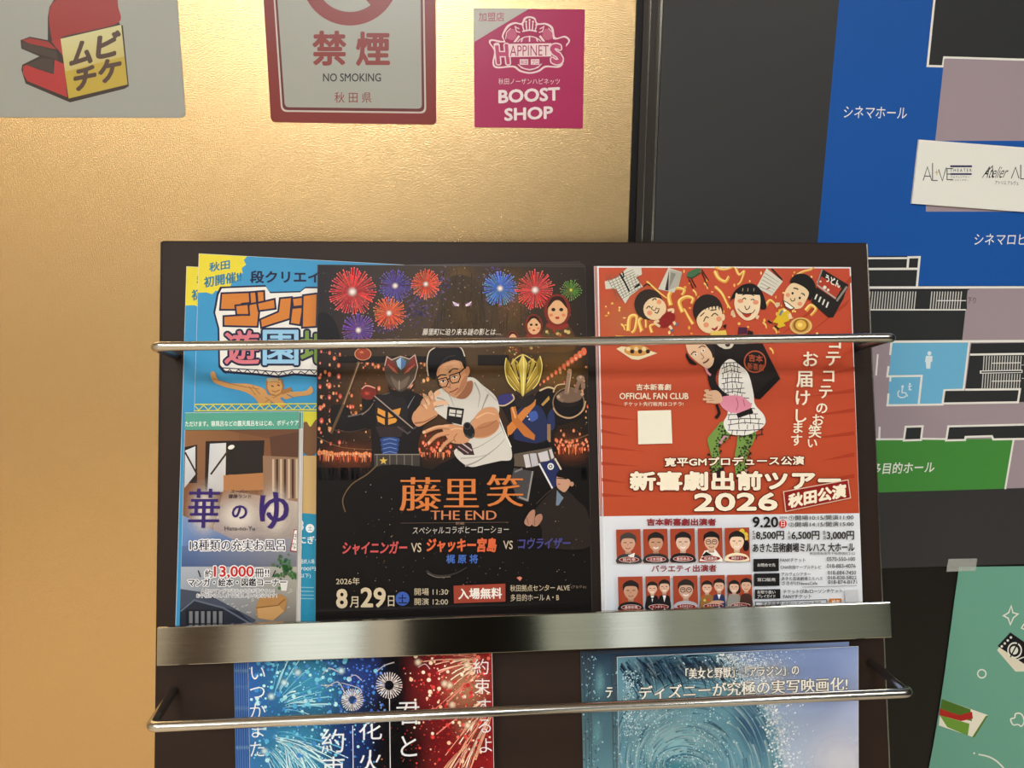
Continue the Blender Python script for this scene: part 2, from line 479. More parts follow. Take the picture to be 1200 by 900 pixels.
# ---------------------------------------------------------------- the rack
rk = Thing('brochure_rack', 'dark brown leaning brochure rack with chrome rods and a steel ledge, full of flyers', 'rack', BOARD, None, 0, local=(0.0595, 0))
ox = rk.org.x
BL, BR = -0.2350 - ox, 0.3535 - ox
BTOP, BBOT = 0.153, -(BOARD.o.z - 0.03) / math.cos(LEAN)
MB().box((BL, BBOT, -0.016), (BR, BTOP, 0)).build('back_panel', WOOD, rk.e, bevel=0.0012)
for s_ in (-1, 1):
    x = BL if s_ < 0 else BR
    MB().box((x - 0.0008, BBOT + 0.001, -0.0155), (x + 0.0008, BTOP - 0.001, -0.0005)).build('edge_strip', EDGE if s_ > 0 else WOOD, rk.e)
def rod(p0, p1, zf, r):
    a = BOARD.at(*p0, zf); b = BOARD.at(*p1, zf); a.x -= ox; b.x -= ox
    path = rounded([(a.x - 0.0108, a.y, -0.002), tuple(a), tuple(b), (b.x + 0.0108, b.y, -0.002)], 0.006)
    MB().tube(path, r, 20).build('guard_rod', CHROME, rk.e, smooth=True)
rod((181, 406), (1047, 395.5), 0.07, 0.0034)
rod((176, 852), (1066, 812), 0.07, 0.0035)
SHELF = []
def ledge(v1, v0):
    zf = 0.027; xl, xr = -0.2245 - ox, 0.3445 - ox
    m = MB()
    m.box((xl, v0, zf - 0.0015), (xr, v1, zf))
    m.box((xl, v1 - 0.0012, zf - 0.006), (xr, v1, zf - 0.0015))
    m.box((xl, v0, 0), (xr, v0 + 0.0012, zf - 0.0015))
    m.build('steel_ledge', STEEL, rk.e, bevel=0.0007)
    SHELF.append(v0 + 0.0018)
ledge(-0.1455, -0.1735)
ledge(-0.4095, -0.4375)
for s_ in (-1, 1):
    x = 0.0595 + s_ * 0.22
    inv = rk.e.matrix_world.inverted()
    P = lambda q: tuple(inv @ Vector(q))
    MB().tube([P(BOARD.o + BOARD.u * x + BOARD.v * -0.2 - BOARD.n * 0.016), P((x, WALLY - 0.03, 0.012))], 0.011, 12).build('rear_leg', ALU, rk.e, smooth=True)
MB().box((BL, BBOT - 0.022, -0.03), (BR, BBOT, 0.02)).build('base_rail', ALU, rk.e)
SH1, SH2 = SHELF
# ---------------------------------------------------------------- floor map on the right
MW = (236, 236, 232); MD = (50, 52, 54); LIL = (163, 148, 158)
mp = Thing('floor_map', 'dark grey floor plan board with blue cinema hall and green hall areas', 'map', WALL, (1000, 400), 0.0)
c = WALL.at(1000, 400)
x0, z0, z1 = XM - c.x, WALL.at(1080, 665).y - c.y, 2.3 - c.y
MB().box((x0, z0, -0.028), (1.1, z1, 0)).build('board', MAPGREY, mp.e, bevel=0.0008)
a = mp.art('floor_plan')
BLU = (31, 88, 172)
a.poly([(986, -30), (1300, -30), (1300, 335), (940, 335), (958, 285)], BLU)
a.poly([(1095, -30), (1300, -30), (1300, 72), (1107, 68), (1104, 78), (1087, 77)], MD)
a.line([(1098, -30), (1087, 77.3), (1105, 77.8), (1106.5, 67.3), (1300, 73)], 2.6, MW)
a.poly([(1106.5, 69), (1300, 74), (1300, 165), (1096, 165)], LIL)
a.rect(1085, 238, 1187, 248, LIL)
a.text('シネマホール', 989, 124, 1063, 138, (238, 238, 240), 0.0, 0.02, 0.12)
a.text('シネマロビー', 1142, 273.5, 1216, 287, (238, 238, 240), 0.0, 0.0, 0.12)
# lower half: corridor, stairs, washrooms, green hall
a.poly([(940, 336), (1300, 336), (1300, 568.5), (1178, 572.4), (940, 579)], LIL)
a.poly([(940, 300), (1078, 300), (1074, 337), (940, 337)], MD)
a.line([(940, 303), (1063, 302.5)], 2.2, MW); a.line([(940, 315.5), (1076, 315)], 2.6, MW)
a.line([(1074.3, 337), (1077.6, 301.3), (1064.5, 301.6), (1063.3, 315)], 2.6, MW)
a.line([(940, 337), (1300, 336.6)], 2.6, MW)
a.poly([(940, 340), (1134, 339.5), (1127.5, 399), (940, 400)], MD)
a.line([(940, 339.7), (1136, 339.2)], 1.2, (30, 30, 30))
a.rect(990, 341, 1133, 363, MD)
sl = []
for i in range(44):
    x = 990 + i * 3.15
    if 1073 < x < 1090: continue
    if x > 1131: break
    sl.append(([(x + 1.2, 341.6), (x - 0.8, 362)], 1.2, 1.2, (215, 214, 212)))
a.strokes(sl); a.line([(990, 363), (1132, 363)], 1.6, MW); a.line([(1098, 352.3), (1132, 352.3)], 1.0, (240, 240, 240))
a.text('下り', 1133.5, 348.5, 1143.5, 355.5, (70, 62, 66), 0.0, 0, 0.1)
a.line([(1022, 400.6), (1300, 399)], 2.8, MW)
LB = (112, 184, 224)
a.poly([(1044, 402), (1136, 401.5), (1129.5, 456), (1107, 457), (1105, 474), (1040, 475)], LB)
a.line([(1135.7, 401), (1129, 456.6), (1106.5, 457.3), (1104.3, 474), (1038.5, 475)], 2.4, MW)
a.line([(1044.5, 401), (1043, 416)], 2.4, MW); a.line([(1041.2, 429), (1039.6, 441), (1080, 440.4), (1076.4, 474)], 2.4, MW)
a.line([(1043.5, 441), (1043, 447)], 2.2, MW); a.line([(1041, 461), (1040, 475)], 2.4, MW)
a.line([(1028.5, 415), (1026.5, 440)], 2.0, MW)
wf = (222, 236, 244)                                       # washroom pictograms
a.ell(1089, 414, 2.3, 2.5, wf); a.poly([(1085, 417), (1092.6, 417), (1092.2, 424), (1090.6, 424), (1090, 432), (1085.4, 432), (1084.6, 424), (1083.8, 424)], wf)
a.ell(1057.5, 453, 1.5, 1.7, wf); a.line([(1057.3, 454.5), (1056.8, 460), (1061, 460.3), (1063.5, 464.5)], 1.5, wf)
a.line([(1054, 457.5), (1052, 460), (1052.4, 464), (1055.6, 466), (1060, 465.3), (1061.5, 463.6)], 1.4, wf)
a.ell(1066, 450, 1.2, 1.3, wf); a.line([(1064, 452.5), (1068.4, 452.3)], 1.2, wf); a.line([(1065.8, 452), (1065.4, 456.5), (1068, 456.5)], 1.6, wf)
a.poly([(1138, 402.5), (1300, 400), (1300, 470), (1193, 471), (1195, 457), (1131, 456.5)], MD)
a.line([(1136.5, 415.5), (1300, 413.4)], 2.4, MW)
a.poly([(1108, 458), (1195, 457), (1192.6, 471), (1105.6, 472.4)], MD)
a.line([(1131, 456.6), (1195, 456), (1192.6, 471.4), (1105, 472.8)], 2.4, MW)
sl = []
for i in range(15):
    x = 1152 + i * 3.1
    sl += [([(x + 1, 417), (x, 434)], 1.1, 1.1, (212, 212, 210)), ([(x - 0.2, 438), (x - 1.4, 455)], 1.1, 1.1, (212, 212, 210))]
a.strokes(sl); a.line([(1148, 436), (1198, 435)], 3.6, MW); a.line([(1149.5, 436), (1197, 435.2)], 1.6, MD)
a.line([(1162, 425.6), (1196, 425)], 1, MW); a.line([(1162, 446.6), (1196, 446.2)], 1, MW)
a.text('上', 1197, 421, 1204, 428, (235, 235, 235)); a.text('下', 1197, 443, 1204, 450, (235, 235, 235))
GRN = (72, 142, 66)
a.poly([(960, 516), (1187.5, 514), (1178, 572.5), (960, 579)], GRN)
a.line([(960, 514.6), (1059, 514.6)], 2.2, MW); a.line([(1080, 514), (1108, 514.4)], 2.2, MW)
a.line([(1030.5, 500), (1030, 516)], 2.4, MW)
a.poly([(1061, 500), (1081.5, 499.3), (1079.4, 515.3), (1058.6, 516)], MD); a.line([(1061, 500), (1081, 499.4), (1079, 515.4), (1058.8, 516)], 2.4, MW, True)
a.poly([(1111, 499.5), (1300, 495), (1300, 513), (1164, 514.5), (1163, 511), (1131, 512), (1130.4, 515.4), (1108.6, 516)], MD)
a.line([(1300, 495), (1111, 499.5), (1108.4, 516), (1130.6, 515.5), (1131.2, 512), (1162, 511), (1163.6, 514.8), (1300, 512.6)], 2.4, MW)
a.line([(1187.6, 514), (1177.6, 573)], 2.2, MW)
a.text('多目的ホール', 1021, 542.5, 1095, 556, (238, 240, 236), 0.012, -0.03, 0.15)
a.build()

pl = Thing('name_plate', 'white theatre and atelier name plate stuck on the blue map area', 'sign', WALL, (1070, 240), 0.0022)
sheet(pl, [(1077, 163.5), (1216, 174), (1216, 249.5), (1068.5, 238.5)], mat('plate_white', (238, 240, 236), 0.35), thick=0.002, name='plate')
a = pl.art('theatre_logos')
tk = (40, 42, 46)
for pts in ([(1082, 212), (1087, 196), (1092, 212)], [(1084, 207), (1090.5, 207)], [(1093, 191.5), (1093, 212), (1099, 212)], [(1100, 199), (1104.5, 212.5), (1109, 197)],
            [(1117, 198), (1110, 198), (1110, 211), (1117, 211)], [(1110, 204.5), (1116, 204.5)]):
    a.line([(x - 0.2, y - 0.5) for x, y in pts], 1.0, tk)
a.line([(1095.5, 202), (1100, 202)], 0.8, (200, 160, 60)); a.line([(1097.8, 199.5), (1097.8, 205)], 0.8, (200, 160, 60))
a.rect(1113.5, 193.8, 1139, 196, (52, 52, 92)); a.text('T H E A T E R', 1113.5, 197.6, 1138.6, 201.4, tk, 0.01); a.rect(1113.5, 203, 1138.6, 205, (52, 52, 92))
a.text('アルヴェシアター', 1114, 206.2, 1136, 208.6, tk); a.text('ＡＬＶＥシアター', 1113.5, 210, 1135, 212.2, tk)
a.text('Atelier', 1153.5, 195, 1181, 208.5, tk, -0.004, 0, 0.45); a.line([(1154, 204), (1163, 194.5), (1163.5, 208)], 1.1, tk)
for pts in ([(1185, 209), (1190, 196), (1194, 209)], [(1196, 193), (1196, 209.5), (1202, 209.5)], [(1203, 198), (1207, 210), (1211, 197)]):
    a.line(pts, 1.0, tk)
a.text('アトリエ アルヴェ', 1166, 211.5, 1193.5, 216, tk, 0, 0.03)
a.build()

# ---------------------------------------------------------------- teal poster and its tape
tp = Thing('taped_poster', 'teal green poster with sweets drawings taped to the black wall beside the rack', 'poster', WALL, (1120, 760), -0.0008)
tq = [(1124, 664.5), (1119, 700), (1113, 745), (1107, 790), (1101, 830), (1094, 872), (1080, 945)]
vs, fs = [], []
for i, (x, y) in enumerate(tq):
    for X in (x, 1300):
        p = tp.loc(X, y - (0.012 * (X - x) if i == 0 else 0)); vs.append((p.x, p.y, 0.0))
    if i: fs.append((2 * i - 2, 2 * i, 2 * i + 1, 2 * i - 1))
po = meshobj('sheet', vs, fs, mat('teal_paper', (108, 168, 148), 0.55), tp.e)
so = po.modifiers.new('thickness', 'SOLIDIFY'); so.thickness = 0.0003; so.offset = -1
a = tp.art('sweets_drawings')
W = (232, 234, 224)
a.line([(1185, 710), (1187, 718), (1193, 719.5), (1187.5, 724), (1184, 732), (1181.5, 724.5), (1176, 721.5), (1182, 718)], 1.6, W, True)
a.line([(1200, 731), (1197, 736), (1202, 738)], 1.4, W)
a.poly([(1184, 741), (1214, 762), (1201, 787), (1190, 787), (1168.5, 762)], (226, 220, 200)); a.poly([(1184, 741), (1214, 762), (1203, 780), (1169, 757)], (24, 22, 30))
a.dots([(1174, 757.5, 1.5), (1177.5, 754, 1.5), (1181, 750.5, 1.5), (1184.6, 747, 1.5)], W, 10)
a.ring(1189, 762, 7, 8.6, W, sy=1.1); a.ell(1188.5, 762, 4.6, 5, W); a.line([(1184, 770), (1193, 753)], 1.6, (24, 22, 30))
a.line([(1192, 773), (1200, 770)], 1.2, W)
a.ring(1150.5, 789.5, 4.0, 5.6, W)
a.line([(1199, 840), (1195.5, 836), (1190, 836.5), (1189, 841), (1184.5, 842.5), (1185.5, 847), (1188, 849.5), (1193, 849), (1197, 851), (1200, 846)], 1.7, W, True, True)
a.dots([(1141.5, 882.6, 1.2)], W, 8); a.line([(1146.5, 884), (1158, 886.5), (1168, 892), (1177, 901)], 1.8, W, False, True)
a.poly([(1103.5, 819), (1158, 838), (1141, 864), (1100, 850)], (238, 234, 216)); a.poly([(1103.5, 819), (1137, 831), (1139, 845), (1101, 836)], (80, 116, 44))
a.poly([(1101, 838), (1136, 848), (1134, 862), (1110, 852)], (112, 158, 62)); a.poly([(1158, 838), (1155, 839), (1139, 864), (1142, 864)], (92, 128, 50))
a.poly([(1101, 830), (1112, 834), (1124, 838), (1139, 834), (1140, 842), (1126, 845), (1112, 841), (1100.5, 838)], (176, 46, 40))
a.build()
TAPE = mat('clear_tape', (222, 226, 222), 0.18, 0, 0.6); TAPE.node_tree.nodes['Principled BSDF'].inputs['Alpha'].default_value = 0.3
tt = Thing('adhesive_tape', 'clear tape strip holding the upper corner of the teal poster', 'tape', WALL, (1125, 663), 0.0005)
sheet(tt, [(1111.5, 655), (1145, 654.5), (1143.5, 669), (1109, 670)], TAPE, name='strip')

# ---------------------------------------------------------------- stickers on the gold panel
def sticker(name, label, quad, r, m, thick=0.0004):
    t = Thing(name, label, 'sticker', WALL, quad[3], thick + 0.0001)
    pts = []
    P = [Vector(q) for q in quad]
    for i in range(4):
        p, a_, b_ = P[i], P[i - 1], P[(i + 1) % 4]
        p0 = p + (a_ - p).normalized() * r; p1 = p + (b_ - p).normalized() * r
        for k in range(7):
            q = k / 6; pts.append(p0 * (1 - q) ** 2 + p * 2 * q * (1 - q) + p1 * q * q)
    loc = [t.loc(p.x, p.y) for p in pts]
    MB().prism([(p.x, p.y) for p in reversed(loc)], -thick, 0).build('sticker_sheet', m, t.e)
    t.outline = pts
    return t
VG = mat('grey_vinyl', (158, 161, 156), 0.3, 0, 0.5)
s1 = sticker('ticket_sticker', 'grey sticker with a red cinema seat logo, upper left on the gold panel', [(-130, -150), (197, -150), (217.5, 138), (-130, 137)], 7, VG)
a = s1.art('seat_logo', [INKG, SOFT])
K = (44, 28, 24); R1 = (150, 34, 32); BR_ = (62, 48, 42)
a.poly([(56, 20), (58, 8), (64, -2), (100, -16), (136, -14), (140, 28), (144, 30), (151, 101), (146, 104), (82, 120), (30, 98), (25, 82), (26, 76), (46, 66), (25, 57), (24, 47), (35, 43), (56, 47)], K)
a.blob([(57.5, 25), (58, 12), (64, 1), (85, -8), (118, -14), (135, -10), (138.5, 8), (139.5, 26), (105, 36), (72, 44), (70, 58), (62, 50)], R1)
a.poly([(72, 45), (60, 48), (76, 68), (80, 115)], (165, 40, 42))
a.poly([(26, 47), (35, 44.5), (57, 49), (66, 58), (34, 51)], (150, 36, 36)); a.poly([(26, 49), (66, 60), (68, 70), (48, 64), (27, 57)], BR_)
a.poly([(30, 76), (50, 68), (62, 70), (63, 86), (44, 80)], BR_); a.poly([(27, 78), (31, 76), (44, 81), (63, 87), (64, 70), (75, 75), (79, 114), (32, 95), (27, 86)], (172, 44, 46))
a.grid([(71, 45.5), (142, 29), (149.5, 99), (80.5, 115.5)], [(206, 202, 150), (206, 202, 150), (186, 160, 60), (186, 160, 60)])
a.grid([(76, 84), (146, 66), (149, 99), (80.5, 115.5)], [(186, 162, 58)] * 4)
TB = (74, 50, 42)
for ch, b in (('ム', (82, 50, 110, 79)), ('ビ', (113, 40, 141, 70)), ('チ', (86, 80, 113, 108)), ('ケ', (115, 71, 142, 99))):
    a.text(ch, *b, TB, 0.05, -0.2, 0.1)
a.build()

s2 = sticker('no_smoking_sticker', 'red bordered no smoking sticker of Akita prefecture on the gold panel', [(301, -130), (510, -130), (511.3, 146), (317.5, 143)], 6, mat('red_vinyl', (126, 30, 24), 0.3, 0, 0.5))
a = s2.art('no_smoking_print', [INKG, SOFT])
RD = (132, 34, 26); GF = (163, 165, 158)
def rq(tl, tr, br, bl, r, col):
    P = [Vector(q) for q in (tl, tr, br, bl)]; pts = []
    for i in range(4):
        p = P[i]; p0 = p + (P[i - 1] - p).normalized() * r; p1 = p + (P[(i + 1) % 4] - p).normalized() * r
        for k in range(5):
            q = k / 4; v = p0 * (1 - q) ** 2 + p * 2 * q * (1 - q) + p1 * q * q; pts.append((v.x, v.y))
    a.poly(pts, col)
rq((313, -115), (495.5, -115), (499.5, 133), (329.5, 131), 7, (200, 190, 182)); rq((315, -113), (494, -113), (497.4, 131), (331.3, 129), 6, (96, 22, 24)); rq((317.5, -110), (491.5, -110), (494.4, 127.4), (333.8, 125.6), 5, GF)
a.ring(410, -27, 41, 57, RD, 64); a.poly([(374, -62), (383, -71), (447, 0), (437, 9)], RD)
a.text('禁', 366, 36, 406, 77, RD, 0.03); a.text('煙', 417, 37, 457, 77.5, RD, 0.03)
a.text('NO SMOKING', 378.5, 86, 446.5, 95.6, (30, 28, 28), 0.02); a.text('秋 田 県', 392, 108, 435.5, 120.5, RD, 0.0)
a.build()

s3 = sticker('boost_shop_sticker', 'pink basketball shop sticker with white crowned ball emblem on gold panel', [(555, 9.5), (685.5, 11), (683, 150.5), (556, 149)], 0.8, mat('pink_vinyl', (172, 36, 92), 0.28, 0, 0.6))
a = s3.art('sticker_print', [INKG, SOFT])
PK = (166, 34, 88); PW = (240, 214, 220)
a.poly([(555, 9.8), (620, 10.2), (556, 49)], (186, 186, 182)); a.text('加盟店', 561, 14.4, 591, 25, (172, 44, 88), 0.0)
a.blob([(573, 50), (576, 46), (590, 48), (588, 42), (594, 30), (603, 26), (611, 27), (614, 21), (620, 19), (627, 21), (630, 27), (640, 27), (648, 32), (651, 44), (662, 42), (668, 47), (664, 54), (658, 58), (661, 70), (656, 79), (640, 79), (632, 84), (621, 86.5), (609, 84), (601, 79), (582, 80), (577, 74), (579, 60)], PW)
a.blob([(575, 50.5), (578, 48), (592, 51), (590, 42), (596, 32), (604, 28), (612, 29), (616, 23), (620, 21), (626, 23), (629, 29), (639, 29), (646, 34), (649, 46), (661, 44), (666, 48), (662, 53), (656, 57), (658.6, 69), (654, 77), (639, 77), (631, 82), (621, 84.5), (610, 82), (602, 77), (583, 78), (579, 73), (581, 60)], PK)
a.ell(620.5, 62, 19.5, 20, PW); a.ell(620.5, 62, 18.4, 18.9, (176, 60, 104))
for sx in (-1, 1):
    a.blob([(620.5 + sx * 18, 34), (620.5 + sx * 26, 36), (620.5 + sx * 27, 44), (620.5 + sx * 20, 47), (620.5 + sx * 15, 42)], (196, 96, 130))
    a.line([(620.5 + sx * 12, 34), (620.5 + sx * 17, 31), (620.5 + sx * 15, 37), (620.5 + sx * 11, 38)], 1.2, PW)
    a.line([(620.5 + sx * 22, 33), (620.5 + sx * 27, 38), (620.5 + sx * 28, 46)], 0.8, PW)
    a.line([(620.5 + sx * 8, 44), (620.5 + sx * 11, 54)], 1.4, PW, False, True); a.line([(620.5 + sx * 12, 42), (620.5 + sx * 18, 50)], 2.4, PW)
a.line([(620.5, 42), (620.5, 53)], 1.6, PW)
for dx, dy in ((-8, 0), (-4, -4), (0, -6), (4, -4), (8, 0)):
    a.line([(620.5 + dx * 0.8, 36), (620.5 + dx, 31 + dy)], 1.4, PW); a.dots([(620.5 + dx, 29.5 + dy, 1.3)], PW, 8)
a.line([(612, 37), (620.5, 35.5), (629, 37)], 1.6, PW, False, True)
a.poly([(579, 50), (664, 48), (660, 74), (584, 76)], PK)
a.text('H', 581, 51.5, 596.5, 75.5, (190, 70, 116), 0.04, 0, -0.1, outline=((0.1, PW),)); a.line([(578.5, 52.5), (584, 52.5)], 1.6, PW)
a.rect(596, 51.5, 646, 67, PW, -0.015); a.text('APPINET', 597.5, 53.5, 643, 65.8, PK, -0.005, -0.015)
a.text('S', 645, 51.5, 659, 75.5, (190, 70, 116), 0.05, 0, -0.1, outline=((0.11, PW),))
a.rect(609, 69.5, 619, 76, PW); a.rect(622, 69.5, 632, 76, PW); a.text('秋田', 610, 70.4, 618, 75.4, PK, 0.01); a.text('プロ', 623, 70.4, 631, 75.4, PK, 0.01)
a.line([(610, 79), (620.5, 82), (631, 79)], 1.2, PW, False, True)
a.text('秋田ノーザンハピネッツ', 584, 92, 656, 99, PW, 0.0)
a.text('BOOST', 584, 105.5, 656, 121.5, (238, 222, 226), 0.045, -0.05); a.text('SHOP', 591, 127, 648, 142, (238, 222, 226), 0.045, -0.05)
a.build()
# ================================================================ flyers, upper tier
def flyer(name, label, cat, quad, z, group=None, bottom=None, m=None):
    t = Thing(name, label, cat, BOARD, (quad[3][0] * .5 + quad[2][0] * .5, quad[3][1]), z, group)
    sheet(t, quad, m, bottom=SH1 if bottom is None else bottom)
    t.clip = quad
    return t

# ---------------------------------------------------------------- blue cardboard park flyers
def park(label, z, full, dx=0, dy=0):
    q = [(233 + dx, 297 + dy), (541 + dx, 314 + dy), (520 + dx, 735), (220 + dx, 735)]
    t = flyer('park_flyer', label, 'flyer', q, z, 'cardboard park flyers')
    a = t.art('flyer_print')
    a.tf = lambda x, y: (x + dx, y + dy)
    SKY = (64, 152, 204)
    a.poly([(233, 297.2), (541, 314.2), (520, 734), (220, 734)], SKY)
    rg = random.Random(3); ed = [(233, 297.4), (287, 300)]
    for i in range(15):
        t_ = i / 14 * math.pi / 2; r = 1.0 if i % 2 else 1.07
        ed.append((233 + 53 * r * math.cos(t_ * 0.96), 300 + 43 * r * math.sin(t_)))
    ed[-1] = (231.5, 343)
    a.poly(ed, (232, 216, 62))
    TE = (44, 122, 158)
    a.text('秋田', 245, 308, 269.5, 319, TE, 0.03, -0.16); a.text('初開催!!', 239, 324.5, 283, 337.5, TE, 0.03, -0.17)
    if not full: a.build(); return t
    NV = (34, 36, 66)
    a.text('段クリエイター', 293, 317, 409, 332, NV, 0.035, 0.0)
    ob = [(254, 344), (258, 336), (311, 334), (316, 342), (352, 341), (358, 336), (400, 336), (440, 340), (444, 400), (440, 440), (372, 442), (345, 440), (326, 443), (300, 440), (262, 437), (256, 430), (255, 385), (250, 366), (252, 356)]
    a.poly(ob, NV)
    cx, cy = 340, 388
    a.poly([(cx + (x - cx) * 0.975, cy + (y - cy) * 0.955 - 0.4) for x, y in ob], (238, 236, 232))
    ins = [(262, 434), (300, 437), (326, 440), (346, 437), (372, 439)]
    a.line([(260, 431), (300, 433.5), (326, 436), (346, 433), (400, 435)], 1.2, NV)
    zz = []
    for i in range(24): zz.append((264 + i * 5.2, (433 if i % 2 else 438) + (2 if 300 < 264 + i * 5 < 350 else 0)))
    a.line(zz, 1.0, NV)
    OR = (208, 128, 56)
    for pts in ([(260.5, 344.7), (292, 343.5), (292, 354), (283, 355), (277, 362), (259, 362)], [(263, 371.5), (287, 370), (294, 356), (304, 354.5), (301, 382), (263, 381)],
                [(277, 359), (290, 357.5), (291, 368), (278, 368)], [(293.6, 343.4), (299, 343), (300, 354), (294.4, 355)], [(302, 342.6), (308.6, 342.2), (309, 353), (303, 354)],
                [(302.5, 356), (321, 351.6), (322, 361), (304, 363.4)], [(329, 350.5), (341, 349.4), (339, 373), (307, 383), (306, 375), (327, 366)],
                [(343, 362), (354, 361), (351, 380), (341, 378.5)], [(343.5, 350.5), (390, 345), (390, 354), (344.5, 358.6)], [(356, 347), (371, 345), (370, 382), (355, 383)], [(374, 361), (386, 360), (390, 378), (378, 380)]):
        a.line(pts, 4.4, NV, True); a.poly(pts, OR)
    for ch, b, c, s_ in (('ー', (392, 356, 430, 370), OR, 0), ('遊', (263, 387, 304, 427), (214, 120, 134), 0.0), ('園', (308, 386.5, 350, 428), (150, 200, 234), 0), ('地', (352, 387, 392, 427), (122, 150, 72), 0)):
        k_ = 0.02 if ch in '遊園地' else 0.05; a.text(ch, *b, c, k_, 0.0, 0.0, outline=((k_ + 0.06, NV),))
    a.build()
    b = t.art('cardboard_emblem'); b.tf = a.tf
    CB, CD = (202, 152, 94), (162, 112, 62)
    b.blob([(247, 437), (252, 436), (256, 445), (270, 449), (292, 450), (310, 456), (313, 466), (306, 475), (298, 466), (286, 459), (262, 453), (250, 447)], CB)
    b.blob([(366, 454), (367, 459), (362, 463), (346, 465), (334, 468), (330, 460), (346, 459), (358, 458), (364, 453)], CB)
    b.line([(309, 474), (330, 460), (342, 456)], 5, CD); b.line([(306, 472), (328, 458)], 3, CB); b.line([(318, 460), (334, 476)], 5, CB)
    b.poly([(312, 446), (318, 443), (330, 444), (333, 452), (331, 461), (325, 465), (317, 463), (312, 456)], CD); b.poly([(314, 447), (319, 444.6), (329, 446), (331, 453), (329, 460), (324, 463), (317, 461), (313.6, 455)], CB); b.rect(313, 443, 326, 447, (190, 174, 140))
    b.line([(318, 452), (321, 453)], 1.6, (110, 66, 40)); b.line([(325, 451), (328, 452)], 1.6, (110, 66, 40)); b.line([(319, 458), (323, 459.4), (328, 457)], 1.1, (140, 92, 52)); b.line([(317, 448), (322, 447), (328, 449)], 0.8, CD, False, True)
    b.line([(308, 474), (331, 463)], 4.6, CB); b.line([(308, 472.4), (330, 461.6)], 0.9, CD); b.line([(311, 463), (329, 475)], 4.6, CB); b.line([(311, 465.4), (328, 477)], 0.9, CD)
    b.ell(308, 473, 3.4, 3.4, CB); b.ell(329.6, 474.6, 3.2, 3.2, CB); b.line([(292, 453), (300, 463)], 0.9, CD); b.line([(296, 452), (305, 462)], 0.9, CD); b.line([(336, 462), (344, 466)], 0.9, (70, 110, 150)); b.line([(250, 444), (280, 452), (304, 456)], 0.8, CD, False, True)
    b.build()
    a = t.art('event_details'); a.tf = lambda x, y: (x, y)
    YL = (226, 222, 70)
    a.line([(227, 474), (400, 473)], 1.3, YL); a.line([(226, 481.5), (400, 480)], 1.3, YL)
    a.line([(228 + i * 5.5, 480.5 if i % 2 else 475) for i in range(31)], 1.0, YL)
    a.poly([(340, 482), (420, 482), (420, 506), (340, 506)], (214, 206, 64)); a.blob([(352, 500), (359, 494), (364, 500), (372, 492), (376, 520), (366, 534), (356, 530), (354, 515)], (118, 84, 58))
    a.poly([(340, 534), (420, 534), (420, 602), (340, 604)], (198, 166, 112))
    a.poly([(340, 600), (420, 606), (420, 735), (338, 735)], (44, 140, 176))
    a.text('3', 348.5, 609, 356, 622, (240, 242, 242), 0.06); a.ell(363.5, 619, 5, 5.2, (240, 242, 242)); a.text('土', 361, 616, 366, 621.5, (44, 140, 176), 0.02)
    a.text('にぎやか', 351, 628, 388, 637, (240, 242, 242), 0.03)
    for y, s_ in ((655, '最終入場'), (664, '700円)'), (672, '以下)')): a.text(s_, 352, y, 352 + 5.2 * len(s_) * 0.8, y + 5.5, (230, 238, 240), 0.01)
    for y in (688, 692.5, 697, 701): a.line([(350, y), (368, y + 0.3)], 1.2, (130, 186, 206))
    a.build()
    return t
park('blue cardboard park flyer tucked behind, only its left edge and yellow corner showing', 0.0016, False, -14.5, 15)
park('blue cardboard park flyer with orange and pink lettering and a yellow corner', 0.0030, True)

# ---------------------------------------------------------------- bathhouse leaflet
for i, (dx, lb) in enumerate(((4.5, 'bathhouse leaflet farthest back, a pale strip at the right of its pile'), (2.2, 'bathhouse leaflet just behind the front one, a thin edge showing'))):
    t = flyer('bathhouse_leaflet', lb, 'leaflet', [(219 + dx, 484), (352 + dx * 0.8, 482.5), (347.5 + dx, 735), (211.5 + dx, 735)], 0.0046 + i * 0.0008, 'bathhouse leaflets')
    a = t.art('leaflet_print'); a.poly([(344 + dx, 484), (351.5 + dx * 0.8, 483), (347 + dx, 734), (339 + dx, 734)], (214, 208, 200)); a.poly([(344 + dx, 484), (351.5 + dx * 0.8, 483), (351.2 + dx * 0.8, 502), (344 + dx, 502)], (92, 164, 146)); a.build()
t = flyer('bathhouse_leaflet', 'narrow bathhouse leaflet with purple lettering and teal top band, front of its pile', 'leaflet', [(217, 483.5), (351, 482), (347, 735), (210.5, 735)], 0.0064, 'bathhouse leaflets')
a = t.art('room_photo')
a.poly([(216.5, 500), (350.6, 499), (347, 734), (210.6, 734)], (126, 84, 56))
a.grid([(216, 500), (280, 499), (280, 560), (216, 560)], [(150, 104, 66), (128, 88, 58), (140, 100, 70), (130, 92, 66)])
a.poly([(280, 499), (350.5, 499), (350, 536), (318, 536), (316, 514), (262, 504)], (112, 74, 52)); a.poly([(316, 512), (350.4, 506), (350, 536), (318, 536)], (92, 62, 48))
a.poly([(216, 524), (231, 521), (231, 566), (215, 566)], (44, 34, 32)); a.grid([(217, 528), (229, 523), (229, 556), (216, 572)], [(214, 218, 222)] * 2 + [(188, 190, 196)] * 2)
a.poly([(241, 517), (310, 516), (308, 556), (268, 556), (266, 576), (240, 576)], (46, 34, 30)); a.grid([(246, 520), (265, 519), (264, 576), (243, 578)], [(206, 210, 214), (220, 220, 220), (190, 186, 186), (196, 196, 198)])
a.poly([(265, 518), (307, 522), (306, 556), (266, 556)], (42, 36, 34)); a.line([(247, 556), (272, 522)], 2.2, (60, 44, 36)); a.line([(217, 530), (231, 556)], 2, (60, 44, 36)); a.ell(271, 524, 4, 2.5, (236, 232, 224), -20)
